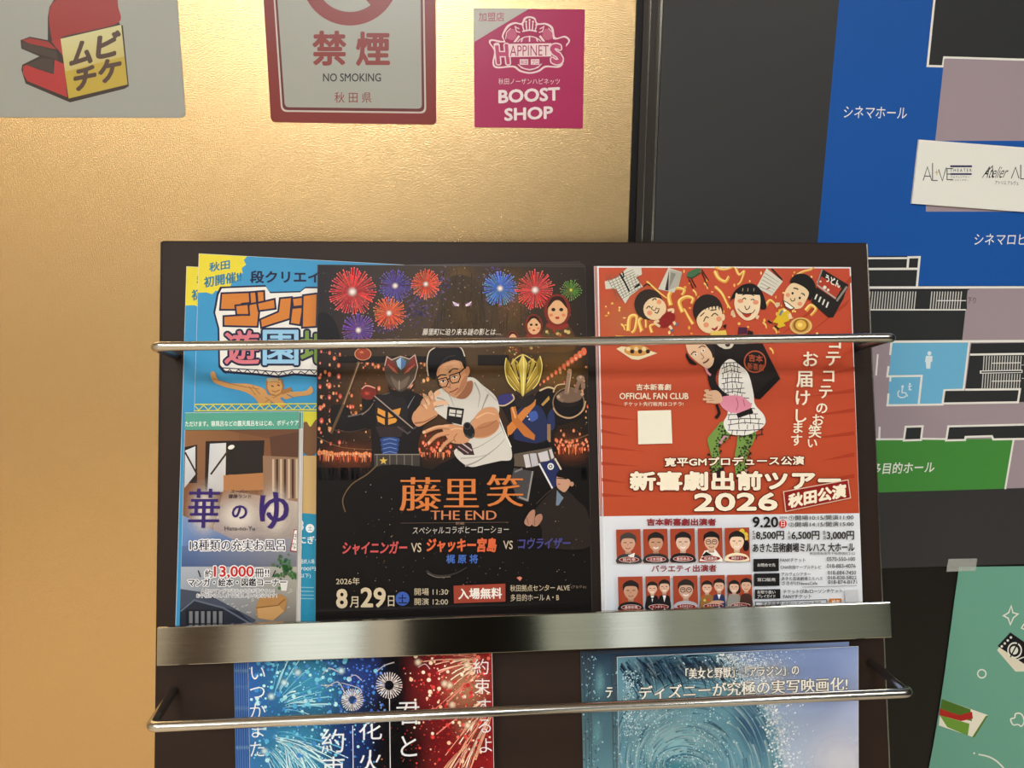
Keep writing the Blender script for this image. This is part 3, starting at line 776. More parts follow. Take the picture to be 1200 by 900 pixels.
a.poly([(262, 557), (309, 554), (309, 574), (262, 576)], (176, 122, 78))
a.poly([(308, 534), (350, 536), (349.5, 590), (309, 590)], (146, 114, 90))
for i in range(7): a.rect(319 + i * 4.6, 538, 321.4 + i * 4.6, 584, (70, 48, 38) if i % 2 else (196, 176, 152))
a.grid([(262, 574), (349.5, 588), (348.4, 660), (240, 660)], [(150, 110, 84), (190, 176, 164), (120, 116, 116), (150, 150, 168)])
a.grid([(214.6, 604), (290, 640), (280, 676), (212, 680)], [(120, 150, 196), (86, 108, 156), (60, 82, 128), (66, 100, 160)])
a.glow(239, 598, 24, 40, (236, 226, 218), 0.9); a.glow(280, 604, 40, 32, (240, 230, 220), 0.85); a.glow(322, 600, 26, 40, (240, 228, 216), 0.9)
a.grid([(213, 640), (348.4, 630), (348, 668), (212.4, 672)], [(90, 112, 158), (150, 150, 160), (110, 112, 120), (58, 82, 130)])
a.grid([(212.4, 664), (348, 664), (347, 734), (210.6, 734)], [(168, 176, 190), (176, 172, 160), (112, 106, 100), (120, 128, 140)])
for i in range(60):
    x, y = random.uniform(230, 342), random.uniform(690, 722); a.strokes([([(x, y), (x + 3, y - 1.5)], 0.8, 0.8, (196, 192, 186))])
a.poly([(212, 690), (240, 694), (300, 726), (296, 734), (210.6, 734)], (70, 76, 92)); a.poly([(211, 714), (226, 703), (280, 716), (300, 734), (210.6, 734)], (42, 46, 58))
a.line([(212, 716), (228, 703), (262, 712), (296, 732)], 2.0, (96, 104, 122)); a.rect(218, 714, 262, 734, (30, 32, 40)); 
for i in range(6): a.rect(222 + i * 7, 716, 226 + i * 7, 730, (120, 122, 128))
SO = (176, 130, 78)
a.poly([(300, 712), (304, 700), (330, 696), (337, 702), (334, 716), (320, 727), (302, 724)], SO); a.poly([(302, 712), (326, 708), (333, 716), (320, 727), (303, 724)], (196, 152, 98)); a.line([(301, 712), (326, 709), (334, 702)], 1.2, (120, 82, 48))
rg = random.Random(4)
a.dots([(rg.gauss(333, 6), rg.gauss(666, 7), rg.uniform(1.2, 2.6), (rg.randint(50, 90), rg.randint(100, 130), rg.randint(60, 80))) for _ in range(60)]); a.poly([(328, 680), (338, 680), (336, 692), (330, 692)], (220, 218, 214))
for y, xa, xb in ((686, 220, 240), (682, 248, 300)): a.line([(xa, y - 14 + k_ * 0) if False else (xa, y) for k_ in (0,)] + [(xb, y - 1)], 1, (150, 160, 170))
a.build()
a = t.art('leaflet_lettering')
a.poly([(217, 484), (350.8, 482.4), (350.4, 503), (216.3, 504)], (88, 164, 144))
a.text('ただけます。寝風呂などの露天風呂をはじめ、ボディケア', 217.5, 493.5, 350, 500, (240, 246, 242), 0.02, -0.01)
PU = (58, 40, 108)
a.text('華', 221, 572, 258, 619, PU, 0.012, 0, 0.04, serif=0.03); a.text('の', 272, 592, 290, 608, PU, 0.03); a.text('ゆ', 305, 576, 338, 620, PU, 0.012, 0, 0, serif=0.06)
a.text('スーパー', 271, 573.5, 291, 577.6, (40, 32, 44), 0.03); a.text('健康ランド', 268, 579, 295, 584, (40, 32, 44), 0.03)
a.text('Hana-no-Yu', 263.5, 616.5, 299, 621.5, (48, 40, 60), 0.01)
WH = (240, 240, 242)
a.text('13種類の充実お風呂', 223, 632, 334, 645, (40, 38, 70), -0.004, 0, 0, outline=((0.1, WH),), serif=0.04)
a.text('\\', 232, 668, 236, 676, (36, 34, 40), 0.03); a.text('約', 240.5, 667, 250, 676.5, (36, 34, 40), 0.02, outline=((0.12, WH),))
a.text('13,000', 251, 663, 298, 677.5, (190, 40, 44), 0.03, 0, 0, outline=((0.11, WH),)); a.text('冊!!', 299, 666, 316, 676, (36, 34, 40), 0.02, outline=((0.12, WH),)); a.text('/', 319, 668, 324, 676, (36, 34, 40), 0.02)
a.text('マンガ・絵本・図鑑コーナー', 221, 677.5, 336, 687, (30, 28, 36), 0.03, -0.005, 0, outline=((0.12, WH),))
a.text('人気のマンガや過去の名作が勢ぞろい！', 236, 689.5, 322, 694.5, (60, 60, 66), 0, 0, 0, outline=((0.09, WH),)); a.text('お子様から大人までお楽しみいただけます！', 231, 695, 325, 700, (60, 60, 66), 0, 0, 0, outline=((0.09, WH),))
a.poly([(344, 621), (349, 619), (348, 646), (340.5, 645)], (236, 232, 228)); a.line([(349, 620), (345, 621), (341, 645), (348, 646)], 1.2, (150, 40, 48))
a.text('き', 344.2, 625, 348.4, 632, (60, 30, 40)); a.text('な', 343, 635, 347.4, 643, (60, 30, 40))
a.build()

# ---------------------------------------------------------------- dark fireworks show flyer
DK = (20, 15, 14)
for i, (q, lb) in enumerate((([(386, 312), (680, 306.5), (693, 735), (374, 735)], 'dark show flyer at the back of its pile, only a raised top corner showing'),
                             ([(380, 311), (683, 309), (694, 735), (372, 735)], 'dark show flyer second from the back, a slim top edge showing'),
                             ([(376, 311), (685, 310.5), (694, 735), (371, 735)], 'dark show flyer tucked close behind the front one, barely showing'))):
    t = flyer('show_flyer', lb, 'flyer', q, 0.0082 + i * 0.0006, 'dark hero show flyers', None, PAPERG)
    a = t.art('flyer_print'); a.poly([(q[0][0] + 0.3, q[0][1] + 0.4), (q[1][0] - 0.3, q[1][1] + 0.4), (q[2][0] - 0.3, 734), (q[3][0] + 0.3, 734)], (58, 47, 40)); a.build()
t = flyer('show_flyer', 'dark show flyer with fireworks and a man in white shirt, front of its pile', 'flyer', [(372, 310), (686, 312.5), (694.5, 735), (369.5, 735)], 0.0104, 'dark hero show flyers', None, PAPERG)
a = t.art('night_background')
a.poly([(372.4, 310.4), (685.6, 312.9), (694, 734), (369.9, 734)], (18, 14, 13))
a.grid([(372.4, 310.4), (530, 311.7), (530, 470), (371.5, 470)], [(40, 36, 42), (70, 56, 44), (92, 68, 40), (32, 24, 22)])
a.grid([(530, 311.7), (685.6, 312.9), (690, 470), (530, 470)], [(70, 56, 44), (44, 36, 32), (40, 30, 22), (96, 70, 40)])
a.grid([(371.5, 470), (530, 470), (530, 560), (371, 560)], [(32, 22, 20), (80, 54, 30), (30, 22, 18), (22, 18, 17)])
a.grid([(530, 470), (690, 470), (692, 560), (530, 560)], [(80, 54, 30), (36, 26, 20), (22, 18, 17), (30, 22, 18)])
a.glow(540, 340, 26, 60, (122, 94, 60), 0.75); a.glow(600, 350, 26, 60, (120, 90, 56), 0.7)
a.blob([(505, 400), (512, 370), (518, 342), (526, 326), (540, 322), (556, 328), (566, 344), (570, 372), (578, 400)], (62, 48, 32)); a.glow(542, 368, 26, 30, (96, 74, 46), 0.7)
rg = random.Random(11)
st = []
for i in range(120):
    x = rg.uniform(505, 625); y = rg.uniform(315, 380); st.append(([(x, y), (x + rg.uniform(-1, 1), y + rg.uniform(10, 26))], 0.9, 0.2, (rg.choice([(90, 70, 44, 0.5), (46, 34, 26, 0.5), (120, 94, 60, 0.35)]))))
a.strokes(st)
a.poly([(530, 353), (538, 357), (537.5, 359), (533, 358)], (252, 236, 250)); a.poly([(553, 353), (545.5, 357), (546, 359), (550, 358)], (252, 236, 250)); a.glow(534, 356.5, 5, 3, (230, 190, 230), 0.5); a.glow(549.5, 356.5, 5, 3, (230, 190, 230), 0.5)
st = []
for (bx, by, bw, bh, n, sd) in ((490, 358, 18, 24, 130, 1), (515, 334, 12, 18, 60, 2), (577, 336, 12, 22, 90, 3), (600, 352, 16, 12, 50, 4), (450, 385, 20, 10, 40, 5)):
    for i in range(n):
        x, y = rg.gauss(bx, bw / 2), rg.gauss(by, bh / 2); c_ = rg.choice([(86, 66, 120), (64, 52, 92), (112, 84, 126), (52, 44, 74)]) if sd != 4 else rg.choice([(128, 84, 84), (96, 64, 66)])
        st.append(([(x, y), (x + rg.uniform(-4, 4), y + rg.uniform(-4, 4))], 1.8, 0.9, c_))
a.strokes(st)
a.dots([(rg.uniform(374, 684), rg.uniform(314, 398), rg.uniform(0.3, 0.75), rg.choice([(170, 150, 150), (120, 110, 140), (190, 160, 120)])) for _ in range(130)])
a.blob([(372, 400), (372, 372), (380, 366), (392, 376), (398, 400)], (20, 18, 24))
a.text('藤里町に迫り来る謎の影とは…', 495.5, 385, 587, 392.8, (232, 226, 216), 0.01, 0, 0.18)
a.build()
class Bursts:
    def burst(s, *q, **k): a = t.art('printed_firework'); a.burst(*q, **k); a.build()
    def build(s): pass
a = Bursts()
a.burst(413, 342, 27, (214, 72, 72), 54, seed=1, wd=1.4, dot=1.1); a.burst(463, 335, 19, (96, 78, 158), 40, seed=2); a.burst(499, 333, 17, (222, 92, 64), 42, seed=3, wd=1.2)
a.burst(456, 367, 19, (222, 96, 66), 42, seed=4, wd=1.2); a.burst(420, 387, 19, (116, 82, 160), 40, seed=5); a.burst(586, 338, 20, (86, 130, 212), 44, seed=6, wd=1.2)
a.burst(627, 340, 23, (214, 76, 74), 46, seed=7, wd=1.3); a.burst(669, 340, 12, (96, 128, 62), 26, core=(220, 214, 90), seed=8)
a.build()
def doll(cx, cy, s):
    a = t.art('nesting_doll')
    a.blob([(cx - 14 * s, cy + 22 * s), (cx - 20 * s, cy + 52 * s), (cx + 22 * s, cy + 52 * s), (cx + 15 * s, cy + 22 * s)], (88, 60, 32))
    a.ell(cx, cy + 2 * s, 17 * s, 21 * s, (122, 44, 34)); a.ell(cx + 0.5 * s, cy + 4 * s, 12.5 * s, 15.5 * s, (226, 176, 130)); a.blob([(cx - 13 * s, cy), (cx - 8 * s, cy - 13 * s), (cx, cy - 16 * s), (cx + 8 * s, cy - 13 * s), (cx + 13 * s, cy), (cx + 5 * s, cy - 9 * s), (cx, cy - 11 * s), (cx - 5 * s, cy - 9 * s)], (52, 26, 20))
    for q in (-1, 1): a.ell(cx + q * 5 * s, cy + 1 * s, 2.6 * s, 2.2 * s, (40, 26, 22)); a.ell(cx + q * 8 * s, cy + 8 * s, 2.6 * s, 2 * s, (222, 130, 100))
    a.ell(cx, cy + 11.5 * s, 2.8 * s, 1.6 * s, (176, 50, 44)); a.line([(cx - 14 * s, cy + 20 * s), (cx, cy + 25 * s), (cx + 14 * s, cy + 20 * s)], 5 * s, (140, 50, 38), False, True)
    g = random.Random(int(cx)); a.dots([(cx + g.uniform(-14, 15) * s, cy + g.uniform(26, 46) * s, g.uniform(1.2, 2.8) * s, g.choice([(196, 150, 84), (150, 52, 40), (70, 82, 44), (214, 186, 120)])) for _ in range(34)]); a.build()
doll(653, 362, 0.92); doll(625.5, 380, 0.62); doll(601, 396, 0.42)
a = t.art('lantern_lights')
it, lan = [], []
a.glow(440, 470, 70, 60, (128, 84, 44), 0.45); a.glow(655, 440, 44, 50, (150, 108, 52), 0.5); a.glow(410, 535, 50, 24, (150, 76, 46), 0.5); a.glow(668, 525, 34, 24, (150, 76, 46), 0.5); a.glow(510, 520, 30, 24, (140, 66, 40), 0.5)
def lamp(x, y, s, c):
    s *= 1.25; lan.append((x, y, s, c, s * 1.45)); lan.append((x, y + s * 0.2, s * 0.45, (255, 226, 190), s * 0.7))
for r_ in range(10):                                        # hanging strings at the left
    for c_ in range(3):
        lamp(376 + c_ * 11 + rg.uniform(-1, 1), 414 + r_ * 13 + rg.uniform(-2, 2), rg.uniform(0.9, 2.2), rg.choice([(226, 110, 84), (204, 84, 76), (236, 160, 104)]))
for i in range(15): u = i / 14; lamp(392 + u * 90, 420 + u * 34 - 10 * math.sin(u * 3), rg.uniform(0.9, 2.3), (232, 124, 86))
for i in range(13): u = i / 12; lamp(684 - u * 56, 412 + u * 42, 2.7 - 1.7 * u, (228, 112, 74))
for i in range(110):
    x = rg.choice([rg.uniform(374, 470), rg.uniform(374, 470), rg.uniform(650, 690), rg.uniform(480, 520)]); y = rg.uniform(425, 512); lamp(x, y, rg.uniform(0.6, 1.7), rg.choice([(232, 130, 84), (220, 90, 66), (240, 176, 110), (196, 120, 70)]))
for i in range(34):
    lamp(374 + i * 3.1 + rg.uniform(-0.6, 0.6), 531 + rg.uniform(-1.5, 1.5) + i * 0.12, rg.uniform(1.1, 1.9), (240, 150, 96)); lamp(650 + i * 1.3, 522 + rg.uniform(-7, 5), rg.uniform(0.8, 1.5), (234, 124, 84))
for i in range(26): lamp(488 + i * 1.6, 524 + rg.uniform(-6, 10), rg.uniform(0.8, 1.5), (230, 110, 80))
a.dots(lan, n=8)
a.strokes([([(x_, y_), (x_, y_ + rg.uniform(5, 9))], 1.3, 0.6, rg.choice([(196, 84, 54), (236, 160, 110), (150, 58, 44)])) for x_, y_ in [(rg.uniform(373, 440), 533) for _ in range(46)] + [(rg.uniform(650, 691), 524) for _ in range(26)] + [(rg.uniform(490, 528), 530) for _ in range(20)]])
a.dots([(rg.uniform(374, 690), rg.uniform(410, 530), rg.uniform(0.3, 0.7), rg.choice([(220, 150, 110), (200, 180, 140), (150, 100, 80)])) for _ in range(260)], n=4)
a.strokes([([(x_, 548), (x_ + rg.uniform(-1.5, 1.5), 562)], 2.6, 3.4, (16, 12, 12)) for x_ in [rg.uniform(372, 445) for _ in range(40)] + [rg.uniform(645, 690) for _ in range(24)]])
a.line([(372, 512), (400, 524), (440, 527)], 0.8, (120, 90, 60), False, True); a.line([(660, 516), (676, 514), (690, 509)], 0.9, (120, 90, 60), False, True)
a.rect(396, 417.5, 504, 425, (18, 14, 14)); a.rect(560, 416, 596, 428, (30, 22, 18))  # dark bars painted into the print where the upper rod's shadow falls
a.build()

# armoured performer on the left
a = t.art('armoured_performer')
B1, B2, B3 = (26, 21, 22), (54, 48, 50), (112, 104, 104)
a.blob([(424, 470), (436, 462), (448, 462), (468, 456), (486, 460), (498, 468), (500, 490), (490, 520), (494, 560), (440, 570), (436, 520), (434, 500)], B1)
a.blob([(438, 466), (428, 478), (412, 488), (394, 486), (388, 496), (400, 504), (424, 505), (440, 498), (446, 480)], (20, 17, 18))
a.blob([(388, 478), (398, 474), (410, 480), (410, 492), (398, 502), (388, 496)], (24, 20, 20))
for p, c_ in (([(438, 470), (446, 464), (458, 460)], B3), ([(444, 478), (448, 470), (458, 466)], (150, 146, 150)), ([(474, 486), (480, 474), (486, 464)], (120, 124, 134)), ([(424, 486), (432, 480), (438, 472)], (136, 120, 106)), ([(408, 488), (420, 486), (428, 483)], B3), ([(456, 476), (462, 470), (472, 466)], (140, 150, 168)), ([(392, 504), (410, 506), (430, 502)], (70, 56, 48))):
    a.line(p, 1.8, c_, False, True, 0.5)
a.blob([(442, 466), (456, 462), (472, 464), (478, 480), (474, 506), (446, 506), (440, 484)], (36, 30, 32))
YO = (222, 152, 64)
a.poly([(443, 478), (451.5, 482), (451.5, 489), (442.5, 484)], YO); a.poly([(441.5, 487), (451, 491), (451, 498), (443, 494)], YO)
a.poly([(455, 482), (470, 478), (468, 486), (455, 490)], YO); a.poly([(455, 491), (467, 489), (464, 495), (455, 498)], YO)
a.poly([(440, 500), (474, 500), (470, 512), (445, 512)], (50, 40, 42)); a.line([(466, 500), (478, 508), (488, 500)], 2, (80, 70, 70))
for i in range(4): a.blob([(446 + i, 514 + i * 5), (457, 512 + i * 5), (468 - i, 514 + i * 5), (466, 519 + i * 5), (457, 517 + i * 5), (448, 519 + i * 5)], (46, 70, 128)); a.line([(449, 516 + i * 5), (457, 514 + i * 5), (465, 516 + i * 5)], 0.8, (120, 146, 200))
a.poly([(438, 532), (492, 532), (492, 546), (439, 547)], (64, 58, 54))
for x_ in (442, 457, 465, 474, 483): a.line([(x_, 533), (x_, 546)], 1, (120, 112, 104))
a.line([(439, 532.5), (492, 532.5)], 1, (150, 140, 126))
sp = []
for i in range(10): r_ = 5 if i % 2 == 0 else 2; sp.append((449.5 + r_ * math.cos(math.pi * i / 5 - math.pi / 2), 540 + r_ * math.sin(math.pi * i / 5 - math.pi / 2)))
a.poly(sp, (214, 180, 84))
a.blob([(440, 547), (492, 547), (520, 566), (500, 640), (470, 610), (440, 640), (410, 600), (414, 572)], (16, 12, 12))
a.line([(405, 600), (402, 585), (412, 568), (430, 556), (441, 546)], 1.4, (110, 88, 60), False, True)
a.ell(425.5, 415, 10, 7, (150, 62, 42)); a.ring(425.5, 415, 9, 10, (210, 150, 110), 20, 0.75); a.line([(421, 424), (402, 476), (388, 508)], 3.2, (96, 74, 54)); a.line([(421, 425), (403, 474)], 1.0, (180, 150, 116)); a.glow(424, 413, 5, 3, (236, 130, 90), 0.8)
a.ell(432, 460, 9.6, 8.6, (120, 40, 34)); a.line([(424, 456), (430, 452), (440, 455)], 1.4, (226, 170, 150), False, True); a.glow(430, 461, 6, 4, (220, 90, 60), 0.8)
a.line([(438, 465), (484, 505)], 4.4, (34, 28, 28)); a.line([(439, 464), (484, 502)], 1.3, (170, 150, 136))
a.blob([(455, 452), (462, 458), (478, 458), (486, 450), (480, 462), (468, 466), (458, 462)], (30, 24, 24))
hm = [(453.5, 418), (450.6, 428), (452, 442), (458, 452), (468, 459), (478, 455), (487, 444), (490, 430), (486.5, 416), (483, 422), (476, 419), (469.5, 417.5), (461, 420)]
a.blob(hm, (82, 70, 60), 4); a.blob([(453.5, 418), (461, 424), (466, 436), (458, 432), (452.5, 428)], (126, 52, 46)); a.blob([(486.5, 416), (480, 424), (474, 436), (483, 432), (488.5, 428)], (126, 52, 46))
for q in (0, 1, 2): a.line([(455 + q * 3, 427 + q * 2), (462 + q * 2, 436 + q)], 0.8, (196, 110, 90)); a.line([(486 - q * 3, 427 + q * 2), (478 - q * 2, 436 + q)], 0.8, (196, 110, 90))
a.poly([(464.5, 423), (470, 418.5), (476, 423), (475, 429), (470, 433.5), (466, 429)], (164, 196, 224)); a.poly([(470, 419), (476, 423), (475, 429), (470, 433)], (84, 120, 170))
a.line([(451, 429), (453.6, 418), (459, 422), (469.5, 417.6), (480, 421), (486.4, 416), (489.6, 430), (486, 444), (478, 455)], 0.9, (214, 186, 170))
a.blob([(458, 440), (468, 448), (480, 440), (476, 452), (468, 457), (462, 452)], (112, 96, 82)); a.line([(468, 446), (468, 457)], 0.8, (180, 160, 140))
a.build()

# golden helmet performer on the right
a = t.art('golden_performer')
a.blob([(586, 470), (598, 462), (618, 470), (630, 462), (648, 470), (654, 490), (648, 516), (650, 530), (600, 534), (598, 500), (592, 486)], (26, 22, 24))
a.blob([(628, 462), (644, 456), (660, 470), (684, 476), (682, 488), (662, 496), (644, 498), (632, 486)], (24, 20, 22))
a.blob([(606, 482), (618, 474), (632, 476), (640, 490), (642, 510), (634, 518), (606, 520), (602, 500)], (38, 46, 84)); a.blob([(620, 484), (628, 482), (630, 490), (622, 494)], (66, 92, 168)); a.blob([(642, 486), (648, 480), (650, 500), (642, 504)], (40, 50, 92))
OB = (206, 128, 62)
a.poly([(594, 500), (622, 470), (628, 468), (627, 475), (600, 508), (595, 512)], OB); a.poly([(598, 478), (604, 476), (607, 490), (627, 510), (626, 516), (614, 511), (600, 494)], (190, 112, 52)); a.poly([(634, 474), (643, 464), (644, 468), (636, 476)], (190, 150, 80))
a.line([(600, 477), (604, 490)], 2, (226, 168, 110)); a.dots([(618, 488, 1), (620, 491.4, 1)], (220, 220, 220)); a.rect(641, 497, 645, 518, (150, 116, 84))
a.blob([(596, 510), (606, 516), (634, 520), (642, 516), (640, 532), (602, 536)], (18, 15, 17))
a.blob([(583, 466), (590, 462), (600, 462), (601, 470), (590, 476), (584, 474)], (60, 56, 120)); a.line([(584, 475), (592, 475), (602, 468), (600, 462)], 1.6, (214, 186, 150), False, True)
a.ell(666, 472, 19, 17, (22, 18, 18)); a.ring(666, 472, 17.6, 19, (140, 116, 90), 30, 0.95); a.ell(666, 468, 14, 9, (34, 26, 24))
a.line([(632, 458), (642, 454), (650, 456)], 2.0, (216, 190, 150), False, True); a.line([(648, 460), (652, 452), (662, 450)], 1.4, (216, 186, 150), False, True); a.line([(648, 478), (654, 486), (668, 490), (682, 482), (686, 470)], 1.4, (196, 160, 120), False, True)
SK = (120, 96, 80)
a.blob([(652, 464), (660, 458), (668, 456), (676, 456), (682, 460), (680, 468), (668, 472), (656, 470)], SK); a.line([(663.5, 462), (667, 436)], 5.2, (150, 122, 100)); a.ell(667.2, 435, 2.6, 2.8, (186, 152, 126)); a.line([(665.4, 460), (669, 437)], 1.2, (196, 166, 140))
a.line([(674, 460), (679, 446), (684, 452)], 4.6, (138, 110, 92), False, True); a.ell(680, 443.5, 4.8, 3.6, (150, 122, 104)); a.ell(683, 453, 2.6, 4, (150, 120, 100)); a.line([(658, 462), (654, 466), (660, 470)], 4, (140, 112, 92), False, True); a.dots([(654, 465, 2), (682, 462, 2), (680, 442, 1.6)], (196, 164, 140), 10)
GH, GL1, GD = (148, 122, 44), (222, 200, 96), (58, 46, 44)
a.blob([(593, 420), (591.5, 432), (594, 446), (600, 456), (607, 462), (614, 466), (622, 462), (630, 456), (634, 440), (635, 426), (632.5, 417), (628, 425), (620, 420), (612.5, 415), (604, 420), (598.5, 427)], GD, 4)
a.poly([(593, 419), (598.5, 427), (597, 434), (604, 446), (610, 450), (611, 462), (602, 456), (594, 446), (591.5, 432)], GH); a.poly([(632.5, 417), (628, 425), (628, 434), (621, 446), (615.5, 450), (615, 462), (624, 456), (632, 444), (635, 428)], GH)
a.poly([(612.5, 414.5), (618, 426), (616, 444), (614, 463), (612.5, 465), (611, 463), (609.4, 444), (607, 427)], GL1); a.poly([(612.8, 416), (614.6, 430), (613.4, 462), (612.6, 462)], (250, 238, 160))
for sx in (-1, 1):
    X = lambda d: 612.8 + sx * d
    a.poly([(X(6), 424), (X(12), 420), (X(14), 426), (X(8), 442), (X(4.5), 446)], (196, 170, 72)); a.poly([(X(14), 431), (X(17), 424), (X(17), 437), (X(7), 452), (X(4), 454), (X(4), 449)], (186, 160, 64)); a.poly([(X(17), 441), (X(20), 436), (X(16), 450), (X(6), 459), (X(3), 460), (X(4), 456)], (156, 130, 50))
    a.line([(X(7.4), 427), (X(9.5), 424), (X(5), 442)], 1.6, GD); a.line([(X(15), 430), (X(5), 449)], 1.0, (240, 222, 130)); a.line([(X(18), 440), (X(5), 457)], 0.8, (220, 198, 110))
a.line([(593, 419.6), (591.6, 432), (595, 447), (604, 458)], 1.2, (240, 224, 130), False, True); a.line([(632.5, 417.4), (635, 430), (631, 447), (624, 456)], 1.2, (240, 224, 130), False, True); a.line([(599, 427), (604, 420.5), (612.5, 416), (621, 420), (628, 425)], 1.2, (226, 204, 110), False, True)
a.blob([(604, 462), (612, 468), (624, 462), (626, 470), (614, 478), (604, 474)], (40, 34, 36))
a.poly([(602, 532), (646, 524), (651, 540), (622, 548), (602, 546)], (96, 84, 72)); GW = (206, 202, 206)
a.poly([(613, 533), (619, 532), (622, 547), (616, 548)], GW); a.poly([(620.5, 531.5), (628, 531), (631, 545), (623, 547)], (190, 188, 196)); a.poly([(630, 531), (641, 528), (644, 540), (633, 541)], GW); a.poly([(643, 527), (646, 526), (649, 536), (646, 538)], GW)
a.poly([(631, 543), (648, 538), (661, 562), (647, 573)], (38, 46, 92)); a.line([(631.5, 543), (647, 572)], 2, (226, 226, 226)); a.line([(650, 537), (661, 557)], 2, (216, 204, 186)); a.ell(645, 546.5, 3.8, 4, (232, 232, 232)); a.ring(645, 546.5, 1.2, 2.2, (30, 30, 40), 14)
a.poly([(600, 548), (624, 552), (618, 588), (606, 584), (598, 564)], (72, 70, 72)); a.line([(624, 552), (618, 586), (608, 582)], 2, (150, 146, 142)); a.line([(603, 553), (612, 549)], 2, (130, 126, 126))
a.build()

# man in the white shirt
a = t.art('man_in_white_shirt')
SKN, SKS, SKL = (206, 150, 110), (156, 100, 70), (232, 186, 148)
TS, TSS = (212, 208, 200), (160, 154, 146)
a.blob([(528, 538), (546, 534), (570, 544), (598, 532), (602, 548), (590, 580), (560, 600), (500, 610), (480, 590), (500, 556)], (14, 11, 11))
a.blob([(508, 462), (520, 454), (550, 442), (566, 452), (580, 464), (585, 478), (584, 490), (590, 506), (598, 522), (599, 538), (586, 540), (568, 544), (552, 547), (540, 541), (532, 530), (538, 520), (534, 500), (518, 488), (509, 480)], TS)
for p, w_ in (([(545, 546), (560, 540), (580, 526), (592, 514)], 2.2), ([(536, 528), (560, 524), (588, 506)], 1.4), ([(548, 500), (556, 490), (566, 484)], 2), ([(556, 448), (562, 462), (560, 478)], 2), ([(572, 462), (566, 476), (562, 488)], 2.4), ([(512, 466), (522, 470), (530, 482)], 2), ([(540, 537), (556, 536), (574, 532)], 1.2), ([(564, 510), (576, 500), (586, 496)], 1.4), ([(582, 470), (578, 466), (568, 456)], 1.0), ([(524, 458), (528, 466), (532, 476)], 1.4)):
    a.line(p, w_, TSS, False, True, 0.4)
a.line([(585, 490), (592, 508), (599, 524)], 1.2, (240, 238, 232), False, True)
a.poly([(524.5, 476.5), (544, 479), (541, 498), (523, 494)], (30, 26, 26)); a.poly([(527, 479.5), (534, 480.4), (533, 488), (526, 487)], TS); a.poly([(535.4, 480.6), (541.6, 481.4), (540.4, 489), (534.4, 488.2)], TS); a.line([(527, 484), (541, 485.8)], 1, (30, 26, 26))
a.poly([(540, 514), (552, 520), (556, 533), (544, 533), (533, 524)], (60, 40, 44)); a.line([(541, 519), (553, 528)], 1.6, (200, 180, 180)); a.line([(537, 523), (549, 531)], 1.2, (180, 150, 150))
# raised left arm and hand
a.blob([(483, 492), (486, 482), (496, 478), (508, 480), (513, 486), (502, 494), (490, 500)], SKN); a.line([(486, 496), (498, 494), (511, 487)], 2.4, SKS, False, True, 0.8)
a.blob([(484, 490), (488, 480), (496, 472), (504, 474), (508, 482), (498, 490)], SKN)
a.blob([(492, 478), (495, 468), (502, 464), (510, 468), (512, 476), (504, 481), (496, 482)], SKN)
for p, w_ in (([(497, 474), (495, 470), (499, 478)], 4.2), ([(500, 468), (498, 464), (502, 473)], 4.2), ([(504, 465), (505, 461), (507, 466)], 4.6), ([(509, 465), (513, 459.5), (514, 462)], 4.2), ([(508, 474), (516, 471.5), (523.5, 472.5)], 4.6)):
    a.line(p, w_, SKL, False, True); a.ell(p[-1][0], p[-1][1], 2, 2, SKL)
for p in ([(497, 467), (501, 474)], [(502, 463), (505, 470)], [(508, 462), (509, 468)], [(494, 474), (499, 480)], [(510, 477), (520, 475)]): a.line(p, 0.8, SKS)
# forward arm, watch and spread hand
a.blob([(560, 484), (568, 478), (580, 478), (585, 488), (584, 502), (572, 512), (556, 513), (550, 506), (552, 496)], SKN); a.blob([(562, 498), (574, 494), (584, 494), (582, 504), (570, 511), (556, 512), (552, 508)], (182, 124, 86)); a.line([(558, 490), (570, 484), (580, 486)], 1.6, SKL, False, True, 0.6); a.line([(560, 502), (572, 499), (582, 492)], 1.0, SKS, False, True)
a.blob([(518, 500), (528, 497), (540, 499), (550, 502), (552, 510), (548, 518), (536, 520), (526, 516)], SKN)
for p, w0, w1 in (([(526, 501), (512, 501), (497, 506.5)], 5.4, 3.8), ([(526, 507), (512, 511), (503, 519)], 5.6, 4.0), ([(532, 513), (523, 519), (516, 528)], 5.4, 3.6)):
    a.line(p, w0, SKN, False, True, w1); a.ell(p[-1][0], p[-1][1], w1 / 2, w1 / 2, SKL); a.line([(x_ + 0.6, y_ + 2) for x_, y_ in p], 0.9, SKS, False, True)
a.line([(500, 504.6), (512, 500), (526, 499)], 1, SKL, False, True); a.line([(536, 508), (532, 513), (534, 518)], 1, SKS, False, True); a.line([(528, 504), (534, 502), (544, 503)], 1, SKL, False, True)
a.ell(549.5, 505, 6.5, 9.4, (28, 26, 28), -20); a.ell(547.5, 499, 4.6, 4.4, (60, 58, 60)); a.ell(547.5, 499, 3.2, 3.1, (18, 18, 20)); a.line([(545, 510), (552, 513), (555, 508)], 2, (70, 68, 70), False, True)
